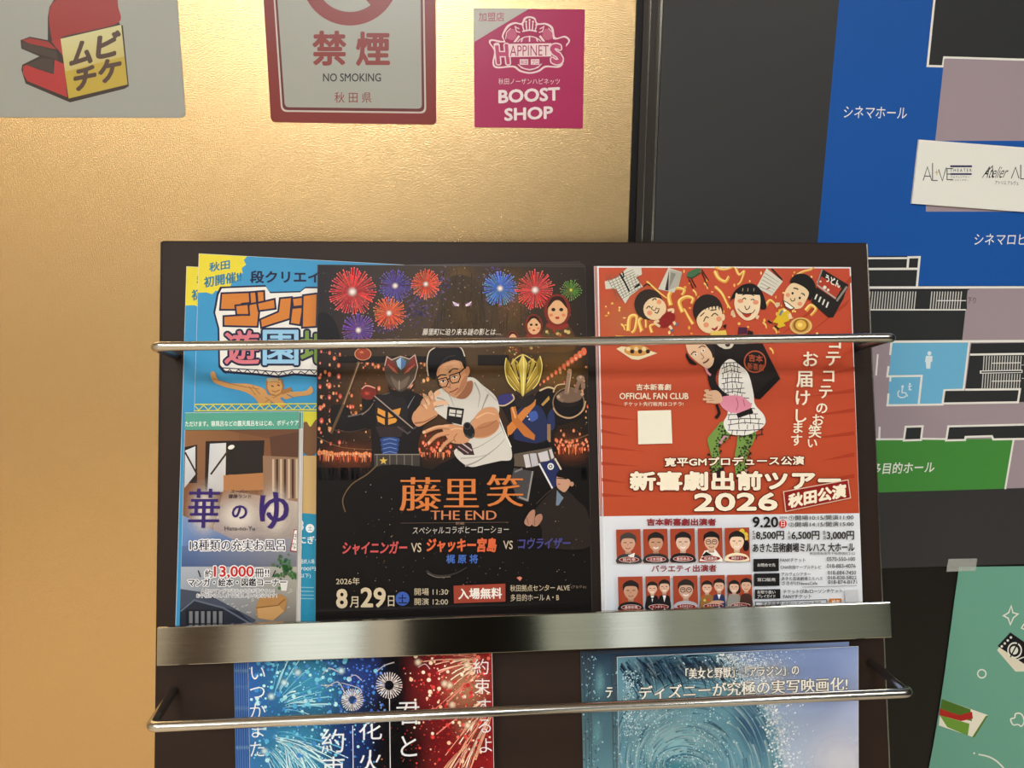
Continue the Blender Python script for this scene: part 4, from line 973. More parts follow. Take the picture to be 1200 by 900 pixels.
# head
a.blob([(530, 458), (552, 446), (553, 458), (545, 467), (534, 466)], SKS)
a.blob([(511, 432), (520, 426), (534, 422), (544, 426), (547.5, 436), (547, 448), (542, 458), (534, 466), (527, 463), (520, 456), (514, 446)], SKN)
a.blob([(532, 464), (541, 458), (546.6, 448), (547, 440), (541, 446), (538, 455)], (178, 120, 84)); a.blob([(545, 432), (549, 430), (550.6, 436), (547, 442)], (196, 136, 98))
a.blob([(503, 440), (500.5, 426), (503, 414), (512, 407), (528, 404), (540, 408), (545, 418), (546, 432), (543, 430), (540, 424), (530, 422), (523, 424), (514, 431), (511, 440), (509, 445)], (20, 16, 17)); a.line([(516, 428), (524, 419), (534, 417)], 1, (56, 48, 48), False, True); a.line([(502, 441), (500.4, 426), (503, 413), (510, 407.6)], 1.2, (216, 206, 190), False, True); a.line([(534, 405), (541, 409), (544.6, 418)], 1.2, (216, 206, 190), False, True)
a.blob([(516, 432), (524, 426), (536, 424), (540, 431), (532, 434), (522, 438), (516, 440)], (218, 166, 126)); a.blob([(515, 450), (521, 456), (527, 462), (522, 459), (516, 453)], (170, 114, 80))
a.line([(512.5, 442.6), (517, 439.6), (523, 439.8)], 2.0, (34, 22, 20), False, True, 1.2); a.line([(526, 437), (531, 432.6), (537, 432.6)], 2.2, (34, 22, 20), False, True, 1.2)
gl = (16, 14, 16)
a.blob([(516, 447.6), (519, 446), (522.4, 446.8), (519.4, 448.8)], (236, 222, 210)); a.blob([(529.4, 443), (532.4, 441), (536, 441.4), (533, 443.8)], (236, 222, 210)); a.ell(519.4, 447.2, 1.3, 1.2, gl); a.ell(532.8, 442.3, 1.3, 1.2, gl); a.line([(516, 447), (519, 445.6), (522.4, 446.4)], 0.8, gl, False, True); a.line([(529.4, 442.6), (532.4, 440.6), (536, 441)], 0.8, gl, False, True)
a.line([(513, 445), (523, 442.6), (525.4, 447.4), (523.4, 453), (517.4, 454.4), (514, 451)], 1.2, gl, True); a.line([(527, 440.4), (538, 436.6), (539.6, 442), (537, 448), (530, 449.4), (527.4, 446)], 1.2, gl, True); a.line([(524.4, 445), (527.6, 443.4)], 1.5, gl); a.line([(538, 437.4), (545, 431)], 1.4, gl)
a.line([(526, 446), (527.6, 452), (525, 454), (529, 455)], 1.0, SKS, False, True); a.line([(526.5, 459.8), (531, 458.6), (537, 455)], 1.6, (150, 76, 64), False, True); a.line([(529, 462), (534, 460.6)], 0.9, (196, 130, 106)); a.glow(521, 456, 4, 4, SKL, 0.5); a.glow(527, 432, 7, 4, SKL, 0.6)
a.build()

# seated man in a dark coat at lower right
a = t.art('man_in_dark_coat')
a.blob([(652, 570), (664, 574), (676, 586), (688, 600), (690, 640), (640, 640), (634, 618), (624, 604), (632, 590)], (40, 33, 30)); a.line([(628, 590), (640, 578), (648, 572)], 1, (70, 58, 52)); a.poly([(652, 574), (657, 580), (660, 583), (654, 592), (651, 592)], (112, 130, 150))
a.blob([(652, 558), (656, 554), (666, 556), (668, 566), (662, 576), (656, 574), (652, 569)], (196, 150, 126)); a.blob([(652, 558), (654, 552), (664, 548), (672, 552), (673, 564), (669, 570), (667, 562), (660, 560)], (18, 14, 15)); a.ell(669.5, 567, 2.4, 2.8, (190, 140, 116)); a.line([(652, 560), (658, 560.5), (664, 561)], 1.0, (20, 16, 16)); a.line([(653, 566.5), (656, 567.5)], 1, (130, 70, 64))
a.blob([(620, 600), (626, 597), (626, 606), (621, 616), (614, 612)], (176, 130, 108)); a.blob([(628, 604), (634, 602), (635, 608), (629, 616), (623, 614)], (170, 124, 102)); a.line([(617, 606), (619, 614)], 0.7, (110, 76, 62)); a.line([(626, 608), (626, 615)], 0.7, (110, 76, 62))
a.build()

a = t.art('title_lettering')
a.dots([(rg.uniform(415, 690), rg.uniform(565, 700), rg.uniform(0.25, 0.7), rg.choice([(150, 120, 90), (120, 96, 80), (200, 170, 140)])) for _ in range(150)], n=4)
FI = (212, 124, 64)
def fire(ch, x0, y0, x1, y1, sf):
    for dx, c_ in ((0.5, (96, 44, 22)), (0, FI)): a.text(ch, x0 + dx, y0 + dx, x1 + dx, y1 + dx, c_, -0.008, 0, 0, serif=0.04)
fire('藤', 469.5, 559, 516, 598, 0); fire('里', 521, 561, 560, 594, 0); fire('笑', 571, 556, 612, 593, 0)
a.text('THE END', 505, 598, 581.5, 608.5, (206, 128, 88), -0.004, 0, 0, serif=0.03); a.line([(470, 612.5), (596, 611.5)], 0.7, (90, 74, 64)); a.text('前編', 534, 611, 544, 614.6, (150, 120, 100), 0)
a.text('スペシャルコラボヒーローショー', 484, 617, 596, 625.6, (212, 204, 196), -0.003, -0.012, 0.1)
a.text('シャイニンガー', 402, 634, 477.5, 649.5, (196, 84, 84), 0.03, -0.008, 0.12); a.text('VS', 482, 635.6, 494, 646.4, (200, 184, 160), 0.015); a.text('ジャッキー宮島', 500, 629.5, 582, 646.6, (216, 102, 62), 0.035, 0, 0.1)
a.text('VS', 589.5, 633, 600.6, 643, (200, 184, 160), 0.015); a.text('コウライザー', 607, 630, 668, 643, (72, 70, 132), 0.03, -0.01, 0.12); a.text('梶 原 将', 523, 649, 560, 659.5, (74, 112, 196), 0.025)
a.build(); a = t.art('event_details')
CR = (206, 190, 162)
a.text('2026年', 394.5, 676, 422, 684.4, CR, 0.01); a.text('8', 394.5, 689, 408, 712, CR, 0.04); a.text('月', 410.5, 698, 420.5, 711, CR, 0.012); a.text('29', 423, 687.5, 452.6, 711, CR, 0.035); a.text('日', 455, 697, 462.5, 709.6, CR, 0.012)
a.ell(472, 700.6, 8.2, 8.2, (62, 92, 172)); a.text('土', 466.8, 695.6, 477.2, 706, (24, 22, 30), 0.02)
a.text('開場 11:30', 486, 688.4, 525, 696.6, CR, 0.008); a.text('開演 12:00', 486, 700, 525, 708, CR, 0.008)
a.poly([(531.5, 685.5), (592, 683), (592, 704), (532, 706)], (156, 66, 50)); a.text('入場無料', 537, 688.5, 588, 701.6, (238, 232, 226), 0.03, -0.02)
a.text('秋田拠点センター ALVE', 597.5, 684.6, 667, 692.2, CR, 0.006, -0.012); a.text('(アルヴェ)', 669, 685, 686, 689, (150, 134, 112), 0, 0); a.text('多目的ホール A・B', 598, 695.5, 654.5, 703.6, CR, 0.006, -0.012)
a.line([(500, 668), (508, 673), (522, 674), (536, 670), (547, 664)], 3.0, (58, 52, 50), False, True, 1.2); a.line([(501, 671), (512, 675.6), (528, 675)], 0.8, (128, 116, 108), False, True); a.poly([(605, 676), (609, 674.6), (611.6, 676.4), (609, 680)], (214, 130, 110))
a.build()
# ---------------------------------------------------------------- orange-red comedy tour flyer
RED = (196, 78, 46)
def tourpile(q, z, lb):
    t = flyer('comedy_tour_flyer', lb, 'flyer', q, z, 'comedy tour flyers')
    a = t.art('flyer_print'); e = 0.5
    tl, tr, br, bl = q
    f = (604 - tl[1]) / (bl[1] - tl[1]); xl, xr = tl[0] + (bl[0] - tl[0]) * f, tr[0] + (br[0] - tr[0]) * f
    a.poly([(tl[0] + e, tl[1] + 0.5), (tr[0] - e, tr[1] + 0.5), (xr - e, 601), (xl + e, 605)], (198, 96, 66)); a.build()
tourpile([(696, 312), (994, 313), (1009, 735), (705.3, 735)], 0.0022, 'comedy tour flyer at the back of its pile, its pale edge showing farthest out')
tourpile([(697.6, 312), (995.5, 313), (1010, 735), (707, 735)], 0.0032, 'comedy tour flyer in the middle of its pile, a thin pale edge')
t = flyer('comedy_tour_flyer', 'orange-red comedy tour flyer with cartoon faces and a man carrying a black pack', 'flyer', [(699.5, 311.8), (997, 313), (1012, 735), (709, 735)], 0.0050, 'comedy tour flyers')
a = t.art('flyer_print')
a.grid([(701.6, 313.6), (995.6, 314.6), (1007.6, 601.5), (707, 605.5)], [(196, 84, 56), (192, 76, 52), (184, 76, 46), (186, 78, 48)])
a.glow(760, 360, 90, 70, (220, 116, 76), 0.3); a.glow(730, 375, 50, 40, (226, 150, 100), 0.3)
rg = random.Random(21)
RS = (170, 62, 38)
for y in (470, 486, 503, 522, 541, 560, 578): a.poly([(704 + (y - 470) * .01, y), (752 + rg.uniform(-16, 10), y + 7 + rg.uniform(-3, 3)), (704.6, y + 4)], RS)
for y in (430, 455, 478, 505, 530, 555): a.poly([(1001, y), (952 + rg.uniform(-10, 10), y + 10), (1001.6, y + 5)], RS)
for x, y in ((968, 372), (930, 378), (985, 345), (950, 345)): a.poly([(x + 28, y - 22), (x - 24, y + 22), (x + 24, y - 14)], RS)
a.grid([(707.4, 605), (1007.8, 601.4), (1012, 716), (711, 720)], [(226, 230, 238), (222, 228, 236), (232, 236, 242), (214, 222, 232)])
a.build()

a = t.art('confetti_pattern')
GO, GO2, GO3 = (222, 168, 72), (250, 220, 140), (140, 88, 30)
def curl(pts, wd):
    a.line(pts, wd, GO, False, True, wd * 0.5); a.line([(x - wd * .12, y - wd * 0.15) for x, y in pts], wd * 0.4, GO2, False, True, wd * 0.2)
curl([(736, 388), (738, 372), (746, 371), (744, 386), (740, 390)], 5); curl([(752, 388), (749, 376), (756, 372), (757, 384)], 4.6); curl([(764, 390), (762, 382), (768, 380)], 4)
curl([(786, 358), (784, 346), (792, 338), (802, 340), (799, 346)], 5.4); curl([(800, 366), (796, 354), (804, 348), (812, 350), (810, 356)], 5.4); curl([(812, 380), (806, 370), (802, 362)], 4)
curl([(838, 318), (842, 326), (850, 330), (854, 324)], 5.4); curl([(838, 313), (848, 316), (860, 313)], 3.6); curl([(838, 336), (846, 344), (852, 356), (856, 362)], 4); curl([(862, 314), (866, 322), (872, 318), (868, 330), (864, 334)], 3.4)
curl([(934, 322), (942, 318), (950, 316), (954, 312)], 3.4); curl([(944, 364), (950, 358), (956, 362), (950, 370)], 5); curl([(896, 360), (902, 352), (908, 356)], 4); curl([(758, 330), (774, 344), (782, 350)], 2.5)
a.dots([(rg.uniform(708, 960), rg.uniform(318, 394), rg.uniform(0.8, 2.0), rg.choice([GO, GO2, (240, 190, 96)]), rg.uniform(0.8, 2.6)) for _ in range(70)], n=5)
for x, y in ((728, 380), (812, 340), (825, 332), (894, 378), (906, 384), (838, 390), (902, 408), (890, 404)): curl([(x, y), (x + 3, y + 3), (x + 4, y + 7)], 3)
a.build()
a = t.art('printed_tunic')
GR = (214, 212, 198)
a.poly([(708.5, 330), (722, 326), (735, 314), (751.5, 314), (752, 322), (745, 325), (753, 336), (738, 347), (732.5, 356), (727, 347), (721, 338), (709.5, 339)], GR)
ln = []
for i in range(9): ln.append(([(710 + i * 4.6, 322 + (i % 2)), (724 + i * 3.4, 352 - i * 1.8)], 0.6, 0.6, (110, 106, 100))); ln.append(([(712 + i * 2, 330 + i * 2.6), (742 + i * 1.2, 316 + i * 2.6)], 0.6, 0.6, (110, 106, 100)))
a.strokes(ln); a.line([(726, 321), (732, 331), (737.5, 342)], 2, (24, 20, 20)); a.line([(729.5, 318.6), (731, 324), (728.5, 327)], 1.6, (24, 20, 20)); a.poly([(743, 336), (749, 332), (750, 334.5), (744, 338)], (24, 20, 20))
a.build(); a = t.art('printed_box')
a.poly([(783, 314), (799, 319), (790, 343), (771, 339)], (206, 204, 192)); a.poly([(785, 316), (783, 340), (795, 336), (799, 320)], (176, 174, 164)); a.poly([(784, 316), (779, 340), (783, 341)], (60, 52, 48)); a.poly([(786, 319), (792, 321), (784, 338)], (140, 138, 132))
a.build(); a = t.art('printed_stool')
a.poly([(804, 324), (806, 319), (816, 314.5), (821, 315), (820, 321), (809, 326)], (66, 110, 74)); a.line([(805, 325), (811, 326), (820.6, 320)], 1.4, (40, 66, 46))
for p in ([(807, 327), (812, 338)], [(810, 327), (815.5, 337)], [(822, 319), (829, 336)], [(822, 316), (830, 329)]): a.line(p, 1.3, (60, 26, 22))
a.build(); a = t.art('printed_newspaper')
a.poly([(898, 314.5), (917, 330), (904, 347), (886, 337)], (214, 210, 196)); ln = []
for i in range(5): ln.append(([(896 - i * 1.6, 320 + i * 4), (912 - i * 1.6, 331 + i * 3)], 0.9, 0.4, (150, 146, 134)))
a.strokes(ln); a.line([(904, 315), (916, 328)], 2, (40, 34, 32)); a.line([(898, 339), (902, 337)], 1.2, (150, 60, 40))
a.build(); a = t.art('printed_noodle_stall')
DBK = (36, 32, 30)
a.poly([(964, 316), (993, 334), (988, 350), (976, 372), (970, 372), (950, 354)], DBK); a.poly([(962, 324), (986, 338), (978, 351), (956, 336)], (176, 64, 44)); a.poly([(964, 316), (994, 334), (992, 340), (962, 324)], DBK); a.line([(963, 316), (957, 333)], 1.6, (150, 146, 140)); a.line([(992, 336), (980, 353)], 2.4, (140, 136, 130)); a.line([(957, 334), (979, 350)], 1.6, (180, 176, 166))
a.text('うどん', 967, 321, 984, 330, (240, 238, 230), 0.04, 0.5); a.dots([(961, 330, 1.2), (966, 337, 2.2, (226, 220, 206)), (970, 340, 1.6, (226, 220, 206))], (226, 220, 206), 8)
for i in range(4): a.line([(957 + i * 4.4, 345 + i * 3.0), (954.5 + i * 4.4, 351 + i * 3.2)], 1.8, (226, 222, 214))
a.build(); a = t.art('printed_noodle_bowl')
a.ell(938, 382, 13.5, 10, (206, 160, 84)); a.ell(938, 381, 9, 8, (150, 100, 40)); a.ell(938, 381, 6.4, 6, (226, 180, 76)); a.ell(937, 381, 3, 2.6, (246, 216, 120)); a.ring(938, 382, 11.2, 12.2, (240, 208, 140), 24, 0.76)
a.build(); a = t.art('printed_snack_tray')
a.poly([(722, 409), (728, 406), (758, 410), (770, 414), (748, 422), (740, 421)], (230, 216, 180)); a.ell(746, 411, 15, 6.5, (206, 150, 80)); a.poly([(721, 393), (734, 394), (730, 398), (722, 399)], GO)
a.dots([(736 + i * 4.6, 409 + (i % 2) * 3, 2.6, (54, 34, 28) if i % 2 else (226, 206, 160)) for i in range(6)], n=8)
a.build()

a = t.art('cartoon_face')
FS, FL, BK = (234, 206, 166), (228, 150, 116), (34, 28, 26)
# laughing child in red pinafore
a.ell(760, 357, 17, 18, (52, 42, 36)); a.line([(754, 336), (758, 333), (762, 335)], 1.4, (52, 42, 36), False, True); a.ell(767, 362, 13.6, 13, FS, -35)
a.line([(757, 362), (760, 359), (762, 361)], 1.2, BK, False, True); a.line([(764, 352.5), (767, 350), (769, 352)], 1.2, BK, False, True); a.ell(761, 367, 3, 2.8, FL); a.ell(772, 354, 3, 2.8, FL)
a.line([(765, 359), (763, 362), (767, 364), (769, 360)], 0.9, BK, False, True); a.line([(767, 366), (770, 367), (772, 363)], 1.2, BK, False, True); a.line([(769, 362), (773, 362)], 0.9, (90, 40, 34))
a.blob([(772, 376), (778, 368), (786, 366), (791, 371), (788, 378), (780, 384), (774, 383)], (140, 36, 34)); a.line([(772, 376), (767, 378), (773, 383)], 3, FS, False, True); a.line([(782, 364), (788, 363), (788, 367)], 3, FS, False, True); a.line([(784, 382), (787, 386)], 3, FS); a.line([(789, 377), (791, 381)], 3, FS); a.line([(785, 388), (789, 387)], 2.4, (100, 110, 130)); a.line([(791, 382), (794, 379)], 2.4, (100, 110, 130))
a.build(); a = t.art('cartoon_face')
# smiling child, bowl haircut
a.ell(829, 364, 17.5, 19, (42, 34, 30)); a.blob([(816, 374), (822, 365), (832, 360), (843, 360), (846, 370), (845, 382), (837, 390), (827, 390), (819, 384)], FS)
a.strokes([([(x, 358 + abs(x - 834) * .2), (x + 0.5, 364)], 2.2, 0.3, (42, 34, 30)) for x in (822, 826, 830, 834, 838, 842)])
a.line([(824, 377), (827, 371.5), (830, 373)], 1.2, BK, False, True); a.line([(833, 371), (837, 367.5), (841, 370)], 1.2, BK, False, True); a.line([(820, 371), (825, 366.5)], 1.2, BK); a.line([(832, 364), (839, 363)], 1.2, BK)
a.ell(827, 381, 3.2, 3, FL); a.ell(842, 374, 3.2, 3, FL); a.poly([(833, 384.5), (837, 385), (841, 381.6), (840, 386), (837, 388), (834, 386.6)], (160, 50, 40)); a.ell(847, 372, 2, 4, FS); a.poly([(832, 389), (850, 387), (852, 396), (832, 396)], (226, 196, 96)); a.poly([(846, 382), (851, 380), (850, 386)], BK)
a.build(); a = t.art('cartoon_face')
# woman with a bob haircut
a.blob([(855, 354), (860, 342), (870, 334), (882, 333), (891, 340), (896, 352), (897.5, 361), (890, 362), (862, 350)], (30, 26, 26)); a.blob([(861, 348), (864, 343), (884, 342), (890, 347), (890, 360), (887, 369), (880, 375), (872, 375), (864, 368), (860, 358)], (238, 214, 180))
a.poly([(862, 342), (889, 341), (891, 346), (864, 345)], (30, 26, 26)); a.strokes([([(x, 338), (x - .4, 341.6)], 0.7, 0.5, (200, 180, 150)) for x in (870, 876, 883)])
a.line([(869, 351.5), (872, 349.4), (873.4, 351.4)], 1.1, BK, False, True); a.line([(879, 351.8), (882, 351), (884, 353)], 1.1, BK, False, True); a.line([(869, 346.4), (873, 344.8)], 0.9, BK); a.line([(880, 345.4), (883.4, 347)], 0.9, BK)
a.ell(867, 353, 3.4, 2.4, FL); a.ell(885, 354.6, 3.4, 2.6, FL); a.line([(872, 358.6), (874, 363), (877, 361.4), (878, 358.6)], 1.0, BK, False, True); a.blob([(868, 366), (873, 368), (880, 367), (878, 371), (873, 372)], (176, 60, 44)); a.line([(864, 362), (868, 366), (874, 368), (881, 367), (884, 363)], 0.9, BK, False, True)
a.line([(860, 372), (858, 366), (857.5, 370)], 3.4, FS, False, True); a.line([(886, 374), (888, 370)], 3, FS); a.poly([(865, 383.6), (875, 384), (875, 391), (864, 392)], (72, 34, 62)); a.poly([(876, 387), (882, 389), (882, 394), (875, 393)], BK)
a.build(); a = t.art('cartoon_face')
# man with black hair in a yellow suit
a.blob([(925, 330), (932, 322), (944, 322), (953, 330), (955, 341), (949, 352), (945, 348), (940, 338), (930, 334)], (28, 24, 24)); a.blob([(918, 346), (922, 337), (929, 332), (940, 336), (947, 343), (944, 352), (938, 361), (928, 362), (919, 357)], FS)
a.ell(928, 344, 1.3, 1.6, BK); a.ell(936.4, 349.5, 1.3, 1.6, BK); a.line([(929, 338), (933, 338.6), (934.4, 340)], 1.4, BK, False, True); a.line([(938, 344), (941, 345), (942, 347)], 1.4, BK, False, True); a.ell(922.5, 346, 2.6, 2.4, FL); a.ell(936.5, 356.4, 2.8, 2.4, FL); a.line([(925.4, 350), (927, 353), (930, 352.4), (930.6, 349.6)], 1, BK, False, True)
a.blob([(917.6, 353), (922, 355), (929, 361), (926, 363), (920, 360)], (246, 242, 232)); a.line([(917, 352.6), (919.6, 359.6), (926, 363), (930, 361.4), (922, 355), (917, 352.6)], 0.9, BK)
a.poly([(912, 363), (918, 361), (926, 367), (924, 376), (914, 380), (905, 378), (909, 372)], (222, 186, 44)); a.poly([(905, 376), (912, 378), (908, 386), (920, 382), (914, 374)], (222, 186, 44)); a.line([(916, 364), (913, 370)], 2.4, (110, 130, 150)); a.poly([(917, 362), (921, 364), (918, 366)], (236, 236, 230)); a.line([(911, 360), (909, 357), (913, 357)], 4, FS, False, True); a.line([(924, 368), (926, 374)], 4, FS); a.line([(899, 376), (904, 379)], 2, BK); a.line([(907, 382), (912, 386)], 2, BK)
a.build()

a = t.art('man_with_pack')
a.poly([(824, 404), (836, 401), (864, 401), (893, 403), (913.6, 444), (890, 468), (868, 462), (858, 440), (836, 430)], (34, 28, 28)); a.poly([(913.6, 444), (890, 468), (880, 466), (908, 440)], (24, 20, 20))
a.blob([(840, 402), (858, 402), (856, 408), (848, 409), (842, 406)], (214, 206, 190)); a.ell(852, 404, 3, 2.6, (60, 44, 38))
a.ring(884, 424, 11.6, 13.2, (176, 86, 60), 32); a.text('吉本', 876.6, 415, 893, 423.6, (176, 86, 60), 0.03, 0.1); a.text('新喜劇', 875, 425, 894, 433, (176, 86, 60), 0.03, 0.1)
GN, GNS = (116, 150, 74), (44, 54, 36)
a.blob([(846, 494), (838, 502), (829, 513), (829, 520), (833, 536), (834, 562), (846, 562), (844, 540), (842, 524), (852, 514), (856, 504)], GN); a.blob([(866, 508), (884, 506), (882, 518), (876, 530), (874, 546), (878, 566), (864, 566), (860, 540), (862, 524)], GN)
sp = []
for i in range(230):
    if i % 2: u = rg.random(); x, y = (848 - 14 * u if u < .5 else 831 + 8 * u, 498 + 66 * u); x += rg.uniform(-6, 6)
    else: u = rg.random(); x, y = 874 - 5 * u + rg.uniform(-7, 7), 510 + 52 * u
    sp.append((x, y, rg.uniform(0.8, 1.6), GNS))
a.dots(sp, n=5); a.line([(843, 520), (848, 512), (852, 512)], 3, (196, 140, 160), False, True, 1.5); a.poly([(838, 552), (848, 546), (846, 566), (838, 566)], (40, 34, 36)); a.line([(874, 550), (870, 566)], 2, (190, 130, 130))
KM = (232, 230, 226)
a.blob([(842, 436), (848, 425), (856, 421), (866, 428), (876, 438), (882, 460), (884, 474), (894, 486), (896, 496), (888, 504), (872, 510), (854, 508), (847, 496), (852, 484), (848, 468), (842, 456)], KM)
st = []
for i in range(15):
    y = 424 + i * 6; x0 = 843 if i < 7 else 850; x1 = 866 + i * 1.3 if i < 7 else min(895, 878 + (i - 7) * 3.4)
    st.append(([(x0 + 2, y + 2), ((x0 + x1) / 2, y + rg.uniform(-2, 3)), (x1 - 1, y + 1)], 0.9, 0.9, (40, 36, 36)))
    for j in range(5):
        x = x0 + 3 + (x1 - x0 - 5) * (j + rg.uniform(0.1, 0.9)) / 5; st.append(([(x, y + 1.5), (x + rg.uniform(-1, 1), y + 7)], 0.8, 0.8, (40, 36, 36)))
a.strokes(st)
a.blob([(826, 414), (836, 408), (846, 408), (850, 418), (842, 430), (838, 446), (846, 458), (854, 464), (846, 466), (834, 458), (829, 444), (829, 430)], (32, 27, 27)); a.line([(839, 474), (842, 484), (838, 490)], 3, (32, 27, 27), False, True, 4)
a.blob([(842, 468), (850, 464), (866, 464), (876, 470), (880, 476), (872, 482), (858, 484), (846, 478)], (222, 142, 166)); a.line([(862, 466), (864, 474), (862, 481)], 1, (176, 96, 124), False, True); a.line([(870, 468), (872, 476)], 0.9, (176, 96, 124)); a.poly([(862, 485), (880, 478), (882, 484), (864, 490)], (30, 26, 26))
HS, HSS = (222, 182, 150), (160, 112, 86)
a.blob([(826, 462), (832, 458), (840, 458), (845, 464), (845, 471), (838, 473), (830, 471)], HS)
for p in ([(830, 461), (826, 458), (830, 458)], [(828, 464), (824, 463)], [(829, 468), (823, 468)], [(832, 471), (827, 471)]): a.line(p, 2.6, HS, False, len(p) > 2)
for p in ([(828, 462.6), (834, 464)], [(827, 466), (834, 467)], [(830, 469.6), (836, 469)]): a.line(p, 0.6, HSS)
a.blob([(803, 404), (806, 401), (831, 401), (835, 410), (836, 420), (834, 428), (828, 432), (821, 428), (813, 422), (806, 414)], (226, 190, 158)); a.blob([(804, 414), (808, 420), (815, 426), (815, 428), (808, 426), (803, 418)], (30, 26, 26)); a.blob([(824, 401), (833, 402), (837, 412), (835, 420), (832, 412)], (44, 36, 34))
a.line([(809, 416), (812, 412.6), (815, 413)], 1.2, (60, 44, 38), False, True); a.line([(818, 408), (822, 405.6), (826, 407)], 1.2, (60, 44, 38), False, True); a.ell(814.5, 416, 2.2, 1.4, (240, 236, 230), -30); a.ell(814.4, 416, 1, 1, BK); a.ell(823.4, 411, 2.2, 1.4, (240, 236, 230), -30); a.ell(823.4, 411, 1, 1, BK)
a.line([(820, 414), (824, 419), (821, 421)], 1, HSS, False, True); a.line([(823, 425.6), (827, 424), (830, 420.6)], 1.8, (110, 60, 50), False, True); a.line([(826, 431), (828, 436), (832, 440)], 2.4, (222, 150, 170))
a.build()

a = t.art('title_lettering')
CW = (246, 236, 214)
a.text('吉本新喜劇', 745, 450, 785.5, 457.5, CW, 0.035); a.text('OFFICIAL FAN CLUB', 725.5, 460.6, 806, 468, CW, 0.05); a.text('チケット先行販売はコチラ!', 730.5, 471, 800, 476, CW, 0.03)
a.poly([(746.6, 481.6), (785.6, 480.6), (787.2, 519.6), (747.4, 520.6)], (238, 234, 216))
for ch, x, y, z in (('コ', 977, 401, 19), ('テ', 975, 420, 20), ('コ', 969.6, 440.5, 18), ('テ', 966, 459, 18), ('の', 961.6, 478, 15), ('お', 957, 492, 15), ('笑', 953.6, 505.6, 16), ('い', 950.4, 519, 13),
                    ('お', 948, 421, 20), ('届', 942, 444, 21), ('け', 939, 466, 20), ('し', 936, 487, 18), ('ま', 933.4, 501, 15), ('す', 932, 515.6, 15)):
    a.vtext(ch, (x, x), (y, y), z, CW, 0.015, 0, 0.03)
SHD = (96, 26, 20)
a.text('寛平GMプロデュース公演', 778, 536, 941, 546.6, CW, 0.045, -0.012, 0, outline=((0.12, SHD),)); a.text('新喜劇出前ツアー', 737, 552, 984, 575, CW, 0.05, -0.003, 0, outline=((0.09, SHD),)); a.text('2026', 812, 577.6, 910, 599, CW, 0.05, -0.01, 0, outline=((0.1, SHD),))
a.poly([(916, 575.5), (992.5, 561.5), (995.6, 583.6), (918.8, 599.6)], (222, 190, 170)); a.poly([(917.4, 576.4), (991.6, 562.8), (994.4, 582.8), (919.8, 598.4)], (140, 34, 30)); a.text('秋田公演', 922, 578.6, 990, 595.6, CW, 0.05, -0.195)
a.build(); a = t.art('cast_lettering')
DR = (140, 44, 50)
a.text('吉本新喜劇出演者', 757, 607, 838, 615.6, DR, 0.055); a.build(); a = t.art('cast_lettering'); a.text('バラエティ出演者', 762.5, 661.6, 838.5, 670, DR, 0.055, -0.01)
a.build(); a = t.art('event_details')
B = (34, 32, 34)
a.text('9.20', 880.5, 605, 910.6, 617.6, B, 0.035); a.ell(916, 613.4, 4.4, 4.8, (196, 40, 40)); a.text('日', 913.8, 610, 918.2, 616.6, (240, 236, 232), 0.02); a.text('2026', 912, 604.8, 921, 607.2, B, 0.03)
a.text('①開場10:15/開演11:00', 922.6, 603.6, 998.4, 609.4, B, 0.03, -0.012); a.text('②開場14:15/開演15:00', 922.6, 611.4, 998.6, 617.2, B, 0.03, -0.012)
for s_, x, x1 in (('8,500円', 884.6, 917.4), ('6,500円', 926, 958.6), ('3,000円', 967, 999)): a.text(s_, x, 621.6, x1, 632.4, B, 0.03)
for s_, x in (('S', 880.4), ('A', 921.6), ('B', 962.8)): a.text(s_, x, 621.4, x + 2.8, 626, B); a.text('席', x - 0.2, 627, x + 3.4, 632, B)
a.text('あきた芸術劇場ミルハス 大ホール', 880.6, 636, 999.6, 647, B, 0.02, -0.008); a.text('秋田県秋田市千秋明徳町2-52', 947, 646, 1000, 649.6, B, 0.0)
for y, h, s_ in ((654.4, 14.6, ('お問合せ先',)), (671.4, 14.8, ('窓口販売',)), (690, 11, ('お取り扱い', 'プレイガイド'))):
    a.rect(881.4 + (y - 654) * 0.05, y, 911 + (y - 654) * 0.05, y + h, (32, 30, 32), -0.02)
    for i, q in enumerate(s_):
        yy = y + (h - 4.6 * len(s_)) / 2 + 4.8 * i; a.text(q, 886, yy, 907, yy + 4, (236, 236, 236), 0.02)
a.text('FANYチケット', 912.8, 653.4, 942, 658, B, 0.03); a.text('0570-550-100', 967, 652, 1000, 656.6, B, 0.03); a.text('CNA秋田ケーブルテレビ', 913, 661.6, 960.6, 666, B, 0.03); a.text('018-883-4076', 967, 660, 1000.6, 664.8, B, 0.03)
a.text('アルヴェシアター', 914, 669.8, 948, 674, B, 0.03); a.text('018-884-7450', 968, 668, 1001, 672.6, B, 0.03); a.text('あきた芸術劇場ミルハス', 914.2, 675, 962, 679.4, B, 0.03); a.text('018-838-5822', 968, 674, 1001.6, 678, B, 0.03)
a.text('さきがけNewsCafe', 914.4, 680.2, 956, 684.6, B, 0.03); a.text('018-874-8171', 968.4, 679, 1002, 683.4, B, 0.03); a.line([(938, 687), (1002, 685.4)], 0.6, (140, 140, 140))
a.text('チケットぴあ/ローソンチケット', 916, 690, 985, 694.8, B, 0.03, -0.015); a.text('FANYチケット', 916, 695.6, 949, 700.4, B, 0.03)
a.poly([(987.6, 690.6), (1003, 690), (1004, 706), (988.6, 706.6)], (206, 208, 212))
a.line([(883.6, 704.4), (966.6, 701.6), (967, 708.6), (884, 711.4)], 0.8, B, True); a.text('吉本新喜劇 出前ツアー2026 秋田', 891, 704.6, 960, 708.8, B, 0.02, -0.02); a.rect(969.6, 700.6, 984, 708, (200, 120, 50), -0.02); a.text('検索', 972.6, 702, 981.6, 706.4, (240, 240, 230), 0.02)
